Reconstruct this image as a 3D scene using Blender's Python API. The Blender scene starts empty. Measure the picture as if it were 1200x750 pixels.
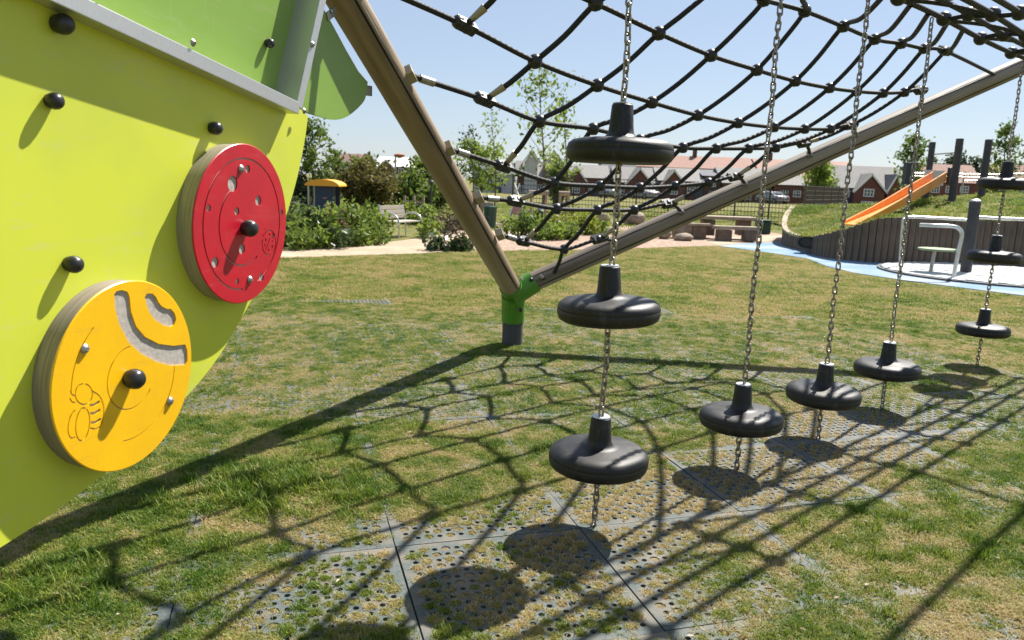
import bpy, bmesh, math, random
import numpy as np
from mathutils import Vector, Matrix
SC = bpy.context.scene
COL = SC.collection
R = math.radians
rng = np.random.default_rng(7)
random.seed(7)

# ------------------------------------------------------------------ camera
F_PX, PITCH, ROLL, EYE = 900.0, R(10.3), R(2.0), 1.72
cp, sp_, cr, sr = math.cos(PITCH), math.sin(PITCH), math.cos(ROLL), math.sin(ROLL)
CAM = np.array([0, 0, EYE])
right = Vector((cr, sr*sp_, sr*cp)); fwd = Vector((0, cp, -sp_)); up = right.cross(fwd)
cam = bpy.data.cameras.new('camera'); cam_o = bpy.data.objects.new('camera', cam); COL.objects.link(cam_o)
m3 = Matrix((right, up, -fwd)).transposed()
cam_o.matrix_world = Matrix.Translation((0, 0, EYE)) @ m3.to_4x4()
cam.sensor_width = 36; cam.lens = 27; cam.clip_start = 0.05; cam.clip_end = 3000
cam.dof.use_dof = True; cam.dof.focus_distance = 3.9; cam.dof.aperture_fstop = 4.5
SC.camera = cam_o

# ------------------------------------------------------------------ sky, sun, exposure
SUN_AZ, SUN_EL = R(41), R(50)          # azimuth clockwise from +Y
S = np.array([math.sin(SUN_AZ)*math.cos(SUN_EL), math.cos(SUN_AZ)*math.cos(SUN_EL), math.sin(SUN_EL)])
W = bpy.data.worlds.new('World'); SC.world = W; W.use_nodes = True
nt = W.node_tree
sky = nt.nodes.new('ShaderNodeTexSky'); sky.sky_type = 'NISHITA'; sky.sun_disc = False
sky.sun_elevation = SUN_EL; sky.sun_rotation = SUN_AZ
sky.air_density = 1.0; sky.dust_density = 0.35; sky.ozone_density = 2.2
bg = nt.nodes['Background']; bg.inputs[1].default_value = 0.05
hz = nt.nodes.new('ShaderNodeMixRGB'); hz.inputs[0].default_value = .5; hz.inputs[2].default_value = (5.2, 6.1, 7.8, 1)   # thin even haze over the whole sky
nt.links.new(sky.outputs[0], hz.inputs[1]); nt.links.new(hz.outputs[0], bg.inputs[0])
sl = bpy.data.lights.new('sun', 'SUN'); sl.energy = 5.0; sl.angle = R(0.55); sl.color = (1, 0.95, 0.87)
so = bpy.data.objects.new('sun', sl); COL.objects.link(so)
so.rotation_euler = Vector(S).to_track_quat('Z', 'Y').to_euler()
so.location = (20, 20, 40)
SC.view_settings.view_transform = 'Standard'; SC.view_settings.look = 'None'
SC.view_settings.exposure = 1.2; SC.view_settings.gamma = 1

# ------------------------------------------------------------------ surveying helpers (photo sight lines -> places)
def ray(x, y):
    u = (x-600)/F_PX; v = (y-375)/F_PX
    a = u*cr+v*sr; b = -u*sr+v*cr
    return np.array([a, cp-b*sp_, -sp_-b*cp])
def gnd(x, y, z=0.0):
    d = ray(x, y); return CAM+d*((z-EYE)/d[2])
def atY(x, y, Y):
    d = ray(x, y); return CAM+d*(Y/d[1])
def onplane(x, y, n, off):
    d = ray(x, y); return CAM+d*((off-n.dot(CAM))/n.dot(d))
def V(p): return Vector([float(c) for c in p])

# ------------------------------------------------------------------ mesh helpers
class MB:
    def __init__(s): s.v = []; s.f = []; s.uv = None
    def add(s, vs, fs):
        o = len(s.v); s.v += [tuple(map(float, p)) for p in vs]; s.f += [tuple(i+o for i in f) for f in fs]; return s
    def box(s, c, size, rz=0.0, rot=None):
        m = rot if rot is not None else Matrix.Rotation(rz, 3, 'Z')
        c = V(c); vs = []
        for dz in (-.5, .5):
            for dx, dy in ((-.5, -.5), (.5, -.5), (.5, .5), (-.5, .5)):
                vs.append(c+m@Vector((dx*size[0], dy*size[1], dz*size[2])))
        return s.add(vs, [(3, 2, 1, 0), (4, 5, 6, 7), (0, 1, 5, 4), (1, 2, 6, 5), (2, 3, 7, 6), (3, 0, 4, 7)])
    def bar(s, p0, p1, w, h, upv=(0, 0, 1)):
        p0, p1 = V(p0), V(p1); d = (p1-p0); L = d.length; d.normalize()
        x = d.cross(Vector(upv)); x.normalize(); z = x.cross(d)
        return s.box((p0+p1)/2, (w, L, h), rot=Matrix((x, d, z)).transposed())
    def tube(s, pts, r, n=8, caps=True, twist_uv=False):
        pts = [V(p) for p in pts]; k = len(pts)
        rs = r if isinstance(r, (list, tuple)) else [r]*k
        vs = []; prev = None
        for i, p in enumerate(pts):
            t = (pts[min(i+1, k-1)]-pts[max(i-1, 0)]).normalized()
            if prev is None:
                a = t.cross(Vector((0, 0, 1)))
                if a.length < .05: a = t.cross(Vector((1, 0, 0)))
            else: a = prev-t*prev.dot(t)
            a.normalize(); b = t.cross(a); prev = a
            for j in range(n):
                q = 2*math.pi*j/n; vs.append(p+(a*math.cos(q)+b*math.sin(q))*rs[i])
        fs = []
        for i in range(k-1):
            for j in range(n):
                fs.append((i*n+j, i*n+(j+1) % n, (i+1)*n+(j+1) % n, (i+1)*n+j))
        if caps: fs += [tuple(range(n-1, -1, -1)), tuple((k-1)*n+j for j in range(n))]
        return s.add(vs, fs)
    def lathe(s, prof, c=(0, 0, 0), n=32, frame=None):
        # prof: (r, h) pairs ; frame: Matrix3 whose columns are x,y,axis
        m = frame if frame is not None else Matrix.Identity(3); c = V(c); vs = []; fs = []; k = len(prof)
        for r_, h in prof:
            for j in range(n):
                q = 2*math.pi*j/n; vs.append(c+m@Vector((r_*math.cos(q), r_*math.sin(q), h)))
        for i in range(k-1):
            for j in range(n):
                fs.append((i*n+j, i*n+(j+1) % n, (i+1)*n+(j+1) % n, (i+1)*n+j))
        if prof[0][0] > 1e-6: fs.append(tuple(range(n-1, -1, -1)))
        if prof[-1][0] > 1e-6: fs.append(tuple((k-1)*n+j for j in range(n)))
        return s.add(vs, fs)
    def ball(s, c, r, n=12, m=8, sq=(1, 1, 1), frame=None):
        prof = [(max(1e-7, math.sin(math.pi*i/m)), -math.cos(math.pi*i/m)) for i in range(m+1)]
        fr = (frame or Matrix.Identity(3)) @ Matrix.Diagonal((r*sq[0], r*sq[1], r*sq[2]))
        return s.lathe(prof, c, n, fr)
    def prism(s, poly, z0, z1):
        n = len(poly)
        vs = [(x, y, z0) for x, y in poly]+[(x, y, z1) for x, y in poly]
        return s.add(vs, [tuple(range(n-1, -1, -1)), tuple(range(n, 2*n))]+[(i, (i+1) % n, n+(i+1) % n, n+i) for i in range(n)])
    def build(s, name, mat, parent=None, origin=None, smooth=False, bevel=0, kind=None, auto=None):
        o = V(origin) if origin is not None else (Vector((0, 0, 0)))
        me = bpy.data.meshes.new(name)
        me.from_pydata([tuple(Vector(p)-o) for p in s.v], [], s.f); me.update()
        bm = bmesh.new(); bm.from_mesh(me)
        bmesh.ops.remove_doubles(bm, verts=bm.verts, dist=1e-6)
        bmesh.ops.recalc_face_normals(bm, faces=bm.faces)
        if bevel:
            es = [e for e in bm.edges if len(e.link_faces) == 2 and e.calc_face_angle(0) > .6]
            bmesh.ops.bevel(bm, geom=es, offset=bevel, segments=2, affect='EDGES', profile=.6)
        if smooth:
            for f in bm.faces: f.smooth = True
            lim = auto or .7
            for e in bm.edges:
                if len(e.link_faces) == 2 and e.calc_face_angle(0) > lim: e.smooth = False
        bm.to_mesh(me); bm.free()
        if mat: me.materials.append(mat)
        ob = bpy.data.objects.new(name, me); COL.objects.link(ob)
        if parent is not None:
            ob.parent = parent
            if origin is None: ob.location = -world_loc(parent)
            else: ob.location = o-world_loc(parent)
        else: ob.location = o
        if kind: ob['kind'] = kind
        return ob
def world_loc(o):
    l = Vector(o.location)
    while o.parent: o = o.parent; l += o.location
    return l
def thing(name, label, cat, loc, group=None):
    o = bpy.data.objects.new(name, None); COL.objects.link(o); o.location = V(loc); o.empty_display_size = .2
    o['label'] = label; o['category'] = cat
    if group: o['group'] = group
    return o
def tag(o, label, cat, group=None):
    o['label'] = label; o['category'] = cat
    if group: o['group'] = group
    return o
def clone(o, loc, parent, rot=None):
    c = o.copy(); COL.objects.link(c); c.parent = parent; c.location = loc
    if rot is not None: c.rotation_euler = rot
    return c
def crom(pts, n=6):
    P = [V(p) for p in pts]
    if len(P) < 3: return P
    P = [P[0]*2-P[1]]+P+[P[-1]*2-P[-2]]; out = []
    for i in range(1, len(P)-2):
        a, b, c, d = P[i-1:i+3]
        for k in range(n):
            t = k/n; out.append(.5*((2*b)+(c-a)*t+(2*a-5*b+4*c-d)*t*t+(3*b-a-3*c+d)*t**3))
    out.append(P[-2]); return out

# ------------------------------------------------------------------ materials
def mat(name, c=(.5, .5, .5), rough=.6, metal=0., c2=None, scale=8., bump=0., bscale=60., spec=.5, stretch=None, detail=4, lo=.35, hi=.65, rvar=0, c3=None, s3=2., scuff=None):
    m = bpy.data.materials.new(name); m.use_nodes = True; t = m.node_tree; N = t.nodes; L = t.links
    b = N['Principled BSDF']
    b.inputs['Base Color'].default_value = (*c, 1); b.inputs['Roughness'].default_value = rough; b.inputs['Metallic'].default_value = metal
    b.inputs['Specular IOR Level'].default_value = spec
    tc = N.new('ShaderNodeTexCoord'); src = tc.outputs['Object']
    if stretch:
        mp = N.new('ShaderNodeMapping'); mp.inputs['Scale'].default_value = stretch; L.new(src, mp.inputs[0]); src = mp.outputs[0]
    col = None
    if c2 is not None:
        n = N.new('ShaderNodeTexNoise'); n.inputs['Scale'].default_value = scale; n.inputs['Detail'].default_value = detail; L.new(src, n.inputs['Vector'])
        rp = N.new('ShaderNodeValToRGB'); rp.color_ramp.elements[0].position = lo; rp.color_ramp.elements[1].position = hi
        rp.color_ramp.elements[0].color = (*c, 1); rp.color_ramp.elements[1].color = (*c2, 1)
        L.new(n.outputs['Fac'], rp.inputs[0]); col = rp.outputs[0]
        if c3 is not None:
            n3 = N.new('ShaderNodeTexNoise'); n3.inputs['Scale'].default_value = s3; n3.inputs['Detail'].default_value = 3; L.new(src, n3.inputs['Vector'])
            r3 = N.new('ShaderNodeValToRGB'); r3.color_ramp.elements[0].position = .45; r3.color_ramp.elements[1].position = .65; L.new(n3.outputs['Fac'], r3.inputs[0])
            mx = N.new('ShaderNodeMixRGB'); L.new(r3.outputs[0], mx.inputs[0]); L.new(col, mx.inputs[1]); mx.inputs[2].default_value = (*c3, 1); col = mx.outputs[0]
        if scuff:      # thin rubbed scratches and dusty smears
            for ss, st, p0, am in ((9., (1, 6, 1), .545, scuff[1]), (38., (5, .35, 1), .585, scuff[1]*1.3)):
                mp2 = N.new('ShaderNodeMapping'); mp2.inputs['Scale'].default_value = st; mp2.inputs['Rotation'].default_value = (.3, .2, .6); L.new(tc.outputs['Object'], mp2.inputs[0])
                ns = N.new('ShaderNodeTexNoise'); ns.inputs['Scale'].default_value = ss*.5; ns.inputs['Detail'].default_value = 7; ns.inputs['Roughness'].default_value = .7; L.new(mp2.outputs[0], ns.inputs['Vector'])
                mr = N.new('ShaderNodeMapRange'); mr.inputs[1].default_value = p0; mr.inputs[2].default_value = p0+.12; mr.inputs[4].default_value = am; L.new(ns.outputs['Fac'], mr.inputs[0])
                mxs = N.new('ShaderNodeMixRGB'); L.new(mr.outputs[0], mxs.inputs[0]); L.new(col, mxs.inputs[1]); mxs.inputs[2].default_value = (*scuff[0], 1); col = mxs.outputs[0]
        L.new(col, b.inputs['Base Color'])
        if rvar:
            ma = N.new('ShaderNodeMath'); ma.operation = 'MULTIPLY_ADD'; ma.inputs[1].default_value = rvar; ma.inputs[2].default_value = rough-rvar/2
            L.new(n.outputs['Fac'], ma.inputs[0]); L.new(ma.outputs[0], b.inputs['Roughness'])
    if bump:
        nb = N.new('ShaderNodeTexNoise'); nb.inputs['Scale'].default_value = bscale; nb.inputs['Detail'].default_value = 4; L.new(src, nb.inputs['Vector'])
        bp = N.new('ShaderNodeBump'); bp.inputs['Strength'].default_value = bump; bp.inputs['Distance'].default_value = .01
        L.new(nb.outputs['Fac'], bp.inputs['Height']); L.new(bp.outputs[0], b.inputs['Normal'])
    return m
def leafmat(name, c1, c2, trans=.45, attr=None, c3=None, rough=.6):
    m = bpy.data.materials.new(name); m.use_nodes = True; t = m.node_tree; N = t.nodes; L = t.links
    b = N['Principled BSDF']; b.inputs['Roughness'].default_value = rough; b.inputs['Specular IOR Level'].default_value = .3
    rp = N.new('ShaderNodeValToRGB'); E_ = rp.color_ramp.elements
    E_[0].color = (*c1, 1); E_[1].color = (*c2, 1)
    if c3 is not None:
        E_[1].position = .55; e = E_.new(1.0); e.color = (*c3, 1)
    if attr:
        a = N.new('ShaderNodeAttribute'); a.attribute_type = 'INSTANCER'; a.attribute_name = attr
        g = N.new('ShaderNodeNewGeometry'); ma = N.new('ShaderNodeMath'); ma.operation = 'MULTIPLY_ADD'; ma.inputs[1].default_value = .5; ma.inputs[2].default_value = -.25
        ad = N.new('ShaderNodeMath'); ad.operation = 'ADD'
        L.new(g.outputs['Random Per Island'], ma.inputs[0]); L.new(ma.outputs[0], ad.inputs[0]); L.new(a.outputs['Fac'], ad.inputs[1]); L.new(ad.outputs[0], rp.inputs[0])
    else:
        g = N.new('ShaderNodeNewGeometry'); L.new(g.outputs['Random Per Island'], rp.inputs[0])
    L.new(rp.outputs[0], b.inputs['Base Color'])
    tr = N.new('ShaderNodeBsdfTranslucent'); L.new(rp.outputs[0], tr.inputs[0])
    mx = N.new('ShaderNodeMixShader'); mx.inputs[0].default_value = trans
    L.new(b.outputs[0], mx.inputs[1]); L.new(tr.outputs[0], mx.inputs[2]); L.new(mx.outputs[0], N['Material Output'].inputs[0])
    return m
def brickmat(name, c1, c2, mortar):
    m = mat(name, c1, .85); t = m.node_tree; N = t.nodes; L = t.links
    tc = N.new('ShaderNodeTexCoord'); mp = N.new('ShaderNodeMapping'); mp.inputs['Rotation'].default_value = (math.pi/2, 0, 0)
    L.new(tc.outputs['Object'], mp.inputs[0]); br = N.new('ShaderNodeTexBrick'); L.new(mp.outputs[0], br.inputs[0])
    br.inputs['Color1'].default_value = (*c1, 1); br.inputs['Color2'].default_value = (*c2, 1); br.inputs['Mortar'].default_value = (*mortar, 1)
    br.inputs['Scale'].default_value = 4; br.inputs['Mortar Size'].default_value = .015
    n = N.new('ShaderNodeTexNoise'); n.inputs['Scale'].default_value = .7; L.new(tc.outputs['Object'], n.inputs[0])
    mx = N.new('ShaderNodeMixRGB'); mx.blend_type = 'MULTIPLY'; mx.inputs[0].default_value = .5; L.new(br.outputs[0], mx.inputs[1]); L.new(n.outputs['Color'], mx.inputs[2])
    L.new(mx.outputs[0], N['Principled BSDF'].inputs['Base Color']); return m
def roofmat(name, c1, c2):
    m = mat(name, c1, .8, c2=c2, scale=3, lo=.3, hi=.7); t = m.node_tree; N = t.nodes; L = t.links
    tc = N.new('ShaderNodeTexCoord'); w = N.new('ShaderNodeTexWave'); w.bands_direction = 'Z'; w.inputs['Scale'].default_value = 3.2; w.inputs['Distortion'].default_value = .4
    L.new(tc.outputs['Object'], w.inputs[0]); bp = N.new('ShaderNodeBump'); bp.inputs['Strength'].default_value = .5; bp.inputs['Distance'].default_value = .05
    L.new(w.outputs['Fac'], bp.inputs['Height']); L.new(bp.outputs[0], N['Principled BSDF'].inputs['Normal']); return m

M = {}
M['rubber'] = mat('black_rubber', (.007, .007, .0078), .5, c2=(.010, .0098, .0095), scale=5, bump=.15, bscale=260, rvar=.2, c3=(.018, .0165, .014), s3=3, spec=.42, scuff=((.11, .095, .075), .3))
M['plastic_black'] = mat('black_moulding', (.012, .012, .014), .35, c2=(.02, .02, .022), scale=9, bump=.05, bscale=200)
M['steel'] = mat('galvanised_steel', (.42, .42, .41), .38, .85, c2=(.28, .27, .25), scale=40, rvar=.2, bump=.05)
M['chain'] = mat('chain_steel', (.40, .38, .35), .4, .8, c2=(.20, .16, .12), scale=55, rvar=.2)
M['alu'] = mat('brushed_aluminium', (.62, .62, .62), .4, .75, c2=(.5, .5, .5), scale=30, stretch=(40, 1, 40), bump=.04, bscale=30)
M['board_lime'] = mat('lime_board', (.56, .60, .055), .38, c2=(.52, .585, .047), scale=1.3, bump=.02, bscale=300, c3=(.50, .55, .058), s3=2.4, spec=.4, rvar=.22, scuff=((.50, .50, .25), .28))
M['board_green'] = mat('green_board', (.205, .335, .058), .38, c2=(.185, .305, .052), scale=1.5, bump=.02, bscale=300, spec=.4, scuff=((.32, .36, .2), .25))
M['edge_white'] = mat('white_board_edge', (.75, .75, .7), .5)
M['red'] = mat('red_board', (.47, .006, .022), .36, c2=(.41, .006, .02), scale=9, bump=.05, bscale=120, rvar=.2, scuff=((.50, .10, .10), .22))
M['yellow'] = mat('yellow_board', (.82, .47, .006), .33, c2=(.77, .43, .006), scale=7, bump=.04, bscale=120, rvar=.2, scuff=((.50, .30, .05), .24))
M['core'] = mat('grey_board_core', (.42, .39, .35), .8, c2=(.33, .30, .28), scale=60, bump=.15)
M['drum'] = mat('ply_drum', (.30, .27, .17), .6, c2=(.21, .19, .13), scale=6, stretch=(1, 1, 30), bump=.1)
M['drum_brown'] = mat('ply_drum_brown', (.27, .23, .18), .65, c2=(.18, .15, .12), scale=6, stretch=(1, 1, 30), bump=.1)
M['timber'] = mat('weathered_pole_timber', (.26, .185, .11), .58, c2=(.12, .082, .045), scale=16, stretch=(1, 1, .06), bump=.5, bscale=60, c3=(.33, .265, .19), s3=3)
M['timber_grey'] = mat('grey_pole_timber', (.235, .185, .13), .58, c2=(.115, .09, .062), scale=16, stretch=(1, 1, .06), bump=.5, bscale=60, c3=(.31, .27, .21), s3=3)
M['crack'] = mat('drying_split', (.015, .012, .01), .95)
M['lime_steel'] = mat('green_painted_steel', (.085, .26, .018), .45, c2=(.07, .21, .015), scale=20)
M['grey_post'] = mat('grey_recycled_post', (.07, .07, .07), .7, c2=(.045, .045, .047), scale=12, stretch=(1, 1, .15), bump=.2)
M['rope'] = mat('black_rope', (.012, .012, .013), .7)
def ropefix():
    t = M['rope'].node_tree; N = t.nodes; L = t.links
    uv = N.new('ShaderNodeUVMap'); w = N.new('ShaderNodeTexWave'); w.inputs['Scale'].default_value = 1.0; w.bands_direction = 'DIAGONAL'; w.inputs['Distortion'].default_value = 0
    mp = N.new('ShaderNodeMapping'); mp.inputs['Scale'].default_value = (1.0, 1.0, 1); L.new(uv.outputs[0], mp.inputs[0]); L.new(mp.outputs[0], w.inputs[0])
    bp = N.new('ShaderNodeBump'); bp.inputs['Strength'].default_value = .9; bp.inputs['Distance'].default_value = .006
    L.new(w.outputs['Fac'], bp.inputs['Height']); L.new(bp.outputs[0], N['Principled BSDF'].inputs['Normal'])
ropefix()
M['ball'] = mat('black_net_ball', (.014, .014, .016), .4, c2=(.02, .02, .022), scale=14)
M['tan_ferrule'] = mat('tan_ferrule', (.35, .30, .20), .45, .5)
M['mat'] = mat('rubber_grid', (.05, .065, .063), .78, c2=(.085, .102, .096), scale=70, bump=.3, bscale=160, c3=(.14, .125, .098), s3=6)
M['path'] = mat('pink_gravel_path', (.36, .27, .18), .9, c2=(.28, .21, .14), scale=20, bump=.3, bscale=80, c3=(.39, .31, .22), s3=1.2)
M['bark'] = mat('bark_chips', (.30, .20, .14), .95, c2=(.16, .10, .07), scale=14, bump=.9, bscale=30, c3=(.38, .28, .21), s3=6)
M['blue'] = mat('blue_wetpour', (.085, .175, .285), .85, c2=(.115, .21, .32), scale=90, bump=.2, bscale=200, c3=(.22, .27, .32), s3=.8)
M['plank'] = mat('weathered_plank', (.125, .092, .066), .85, c2=(.062, .047, .036), scale=5, stretch=(4, 4, .5), bump=.3, c3=(.17, .13, .095), s3=2)
M['plank_light'] = mat('pale_timber_cap', (.36, .29, .21), .85, c2=(.26, .2, .14), scale=6, bump=.2)
M['table'] = mat('brown_table_timber', (.20, .14, .10), .8, c2=(.12, .085, .06), scale=6, bump=.2)
M['orange'] = mat('orange_slide', (.75, .27, .012), .35, c2=(.68, .235, .012), scale=3)
M['dark_post'] = mat('dark_post', (.035, .035, .042), .6, c2=(.05, .05, .056), scale=8)
M['rail'] = mat('steel_handrail', (.62, .63, .62), .3, .7, c2=(.55, .56, .55), scale=10)
M['white'] = mat('white_paint', (.72, .72, .70), .5, c2=(.66, .66, .64), scale=4)
M['bench'] = mat('bench_slats', (.40, .35, .28), .7, c2=(.36, .32, .27), scale=12)
M['rock'] = mat('boulder_stone', (.34, .27, .20), .9, c2=(.2, .16, .12), scale=4, bump=.6, bscale=12)
M['binGreen'] = mat('dark_green_bin', (.01, .05, .035), .4)
M['blueWall'] = mat('navy_panel', (.012, .03, .075), .5)
M['amber'] = mat('amber_canopy', (.75, .33, .02), .5)
M['brick'] = brickmat('red_brick', (.205, .066, .043), (.16, .052, .034), (.2, .145, .115))
M['brick2'] = brickmat('brown_brick', (.15, .068, .05), (.12, .055, .042), (.16, .125, .10))
M['render'] = mat('white_render', (.50, .49, .47), .8, c2=(.45, .44, .42), scale=2)
M['slate'] = roofmat('slate_roof', (.15, .145, .14), (.19, .18, .17))
M['slate_dark'] = roofmat('dark_slate_roof', (.055, .06, .075), (.08, .085, .1))
M['terra'] = roofmat('terracotta_roof', (.25, .125, .09), (.29, .155, .115))
M['terra_dark'] = roofmat('dark_red_roof', (.13, .06, .055), (.17, .08, .07))
M['pane'] = mat('window_glass', (.05, .07, .09), .08, spec=.8)
M['door'] = mat('navy_door', (.03, .045, .09), .4)
M['fence'] = mat('dark_fence', (.02, .022, .022), .5)
M['fence_rust'] = mat('brown_fence', (.10, .075, .06), .6)
M['carSilver'] = mat('silver_car_paint', (.20, .21, .22), .3, .5)
M['carWhite'] = mat('white_car_paint', (.30, .30, .31), .3)
M['carDark'] = mat('dark_car_paint', (.03, .035, .04), .22)
M['tyre'] = mat('tyre', (.02, .02, .02), .8)
M['bark_tree'] = mat('tree_bark', (.13, .105, .08), .9, c2=(.08, .065, .05), scale=12, bump=.4)
M['pink'] = mat('faded_pink_board', (.5, .25, .22), .7)
M['lf_fresh'] = leafmat('fresh_leaf', (.12, .19, .025), (.22, .28, .045), .5)
M['lf_mid'] = leafmat('mid_leaf', (.075, .13, .02), (.16, .21, .04), .48)
M['lf_olive'] = leafmat('olive_leaf', (.085, .08, .02), (.17, .145, .04), .4)
M['lf_dark'] = leafmat('dark_leaf', (.025, .055, .018), (.07, .105, .03), .35, rough=.4)
M['lf_lime'] = leafmat('lime_leaf', (.14, .19, .02), (.26, .28, .035), .5)
M['lf_brown'] = leafmat('brown_leaf', (.10, .065, .03), (.18, .13, .05), .3)
M['lf_bluish'] = leafmat('blue_green_leaf', (.04, .07, .035), (.09, .12, .06), .4)
M['lf_purple'] = leafmat('purple_leaf', (.05, .03, .03), (.09, .08, .03), .3)
M['grass'] = leafmat('grass_blade', (.055, .13, .008), (.225, .27, .03), .42, attr='tint', c3=(.48, .36, .175), rough=.55)

def ground_mat():
    m = bpy.data.materials.new('lawn_soil'); m.use_nodes = True; t = m.node_tree; N = t.nodes; L = t.links; b = N['Principled BSDF']
    b.inputs['Roughness'].default_value = .95; b.inputs['Specular IOR Level'].default_value = .15
    tc = N.new('ShaderNodeTexCoord')
    def noise(s, d=4, st=None):
        n = N.new('ShaderNodeTexNoise'); n.inputs['Scale'].default_value = s; n.inputs['Detail'].default_value = d
        L.new(tc.outputs['Object'], n.inputs['Vector']); return n.outputs['Fac']
    def ramp(i, *st):
        r = N.new('ShaderNodeValToRGB'); E_ = r.color_ramp.elements
        while len(E_) < len(st): E_.new(.5)
        for e, (p, c) in zip(E_, st): e.position = p; e.color = (*c, 1)
        L.new(i, r.inputs[0]); return r.outputs[0]
    fine = ramp(noise(45, 6), (.3, (.075, .065, .028)), (.5, (.15, .135, .05)), (.72, (.30, .235, .13)))
    mid = ramp(noise(2.2, 5), (.38, (.07, .095, .022)), (.6, (.19, .17, .06)))
    mx = N.new('ShaderNodeMixRGB'); mx.inputs[0].default_value = .5; L.new(fine, mx.inputs[1]); L.new(mid, mx.inputs[2])
    big = ramp(noise(.35, 3), (.35, (.75, .9, .7)), (.65, (1.15, 1.05, .95)))
    m2 = N.new('ShaderNodeMixRGB'); m2.blend_type = 'MULTIPLY'; m2.inputs[0].default_value = 1; L.new(mx.outputs[0], m2.inputs[1]); L.new(big, m2.inputs[2])
    L.new(m2.outputs[0], b.inputs['Base Color'])
    bp = N.new('ShaderNodeBump'); bp.inputs['Strength'].default_value = .8; bp.inputs['Distance'].default_value = .03
    L.new(noise(35, 5), bp.inputs['Height']); L.new(bp.outputs[0], b.inputs['Normal'])
    return m
M['ground'] = ground_mat()
M['mound'] = M['ground']
M['soil'] = mat('dry_thatch', (.21, .16, .095), .95, c2=(.085, .08, .035), scale=60, bump=.8, bscale=150, c3=(.25, .195, .125), s3=9)
M['hole_shade'] = mat('painted_hole_shade', (.03, .025, .02), .95)  # near-black floor for the small tile holes: shade of a deep hole painted in

# ------------------------------------------------------------------ ground sheets
def sheet(name, pts, z, m, kind='structure'):
    bm = bmesh.new(); vs = [bm.verts.new((float(p[0]), float(p[1]), z)) for p in pts]; f = bm.faces.new(vs)
    bmesh.ops.recalc_face_normals(bm, faces=bm.faces)
    if f.normal.z < 0: f.normal_flip()
    bmesh.ops.triangulate(bm, faces=bm.faces)
    me = bpy.data.meshes.new(name); bm.to_mesh(me); bm.free(); me.materials.append(m)
    o = bpy.data.objects.new(name, me); COL.objects.link(o); o['kind'] = kind; return o
ground = sheet('ground', [(-600, -300), (600, -300), (600, 1500), (-600, 1500)], 0, M['ground'])
lawn_edge = [(250, 306), (330, 302), (420, 299), (490, 297), (545, 296), (600, 294), (700, 293), (800, 289), (842, 288)]
bed_pts = [gnd(x, y)[:2] for x, y in lawn_edge]
# bark bed behind the lawn edge (under shrubs, boulders and table)
far = [gnd(x, y)[:2] for x, y in [(935, 278), (900, 272), (800, 262), (700, 258), (600, 258), (520, 262)]]
sheet('bark_bed', [gnd(x, y)[:2] for x, y in [(560, 295), (640, 293.5), (720, 292), (800, 289), (842, 288), (935, 284)]]+far, .004, M['bark'])
sheet('path', [gnd(x, y)[:2] for x, y in [(-700, 330), (180, 311), (330, 302.5), (420, 299.5), (490, 297.5), (535, 294), (552, 283), (580, 276), (640, 268), (640, 264), (560, 268), (520, 272), (492, 279), (470, 282), (440, 286), (400, 290), (335, 293), (180, 300), (-700, 314)]], .008, M['path'])
sheet('sand_path', [gnd(x, y)[:2] for x, y in [(842, 287.5), (870, 285), (935, 280.5), (935, 276), (900, 276), (860, 278), (820, 281)]], .008, M['path'])
blue_front = [(842, 288.5), (870, 292), (905, 297), (945, 303), (968, 312), (1000, 320), (1060, 329), (1130, 338), (1200, 347), (1320, 362)]
blue_pts = [gnd(x, y)[:2] for x, y in blue_front]+[gnd(x, y)[:2] for x, y in [(1320, 300), (1200, 300), (1080, 298), (1000, 294), (940, 283), (900, 284.5), (865, 286)]]
sheet('rubber_surface', blue_pts, .012, M['blue'])

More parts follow.
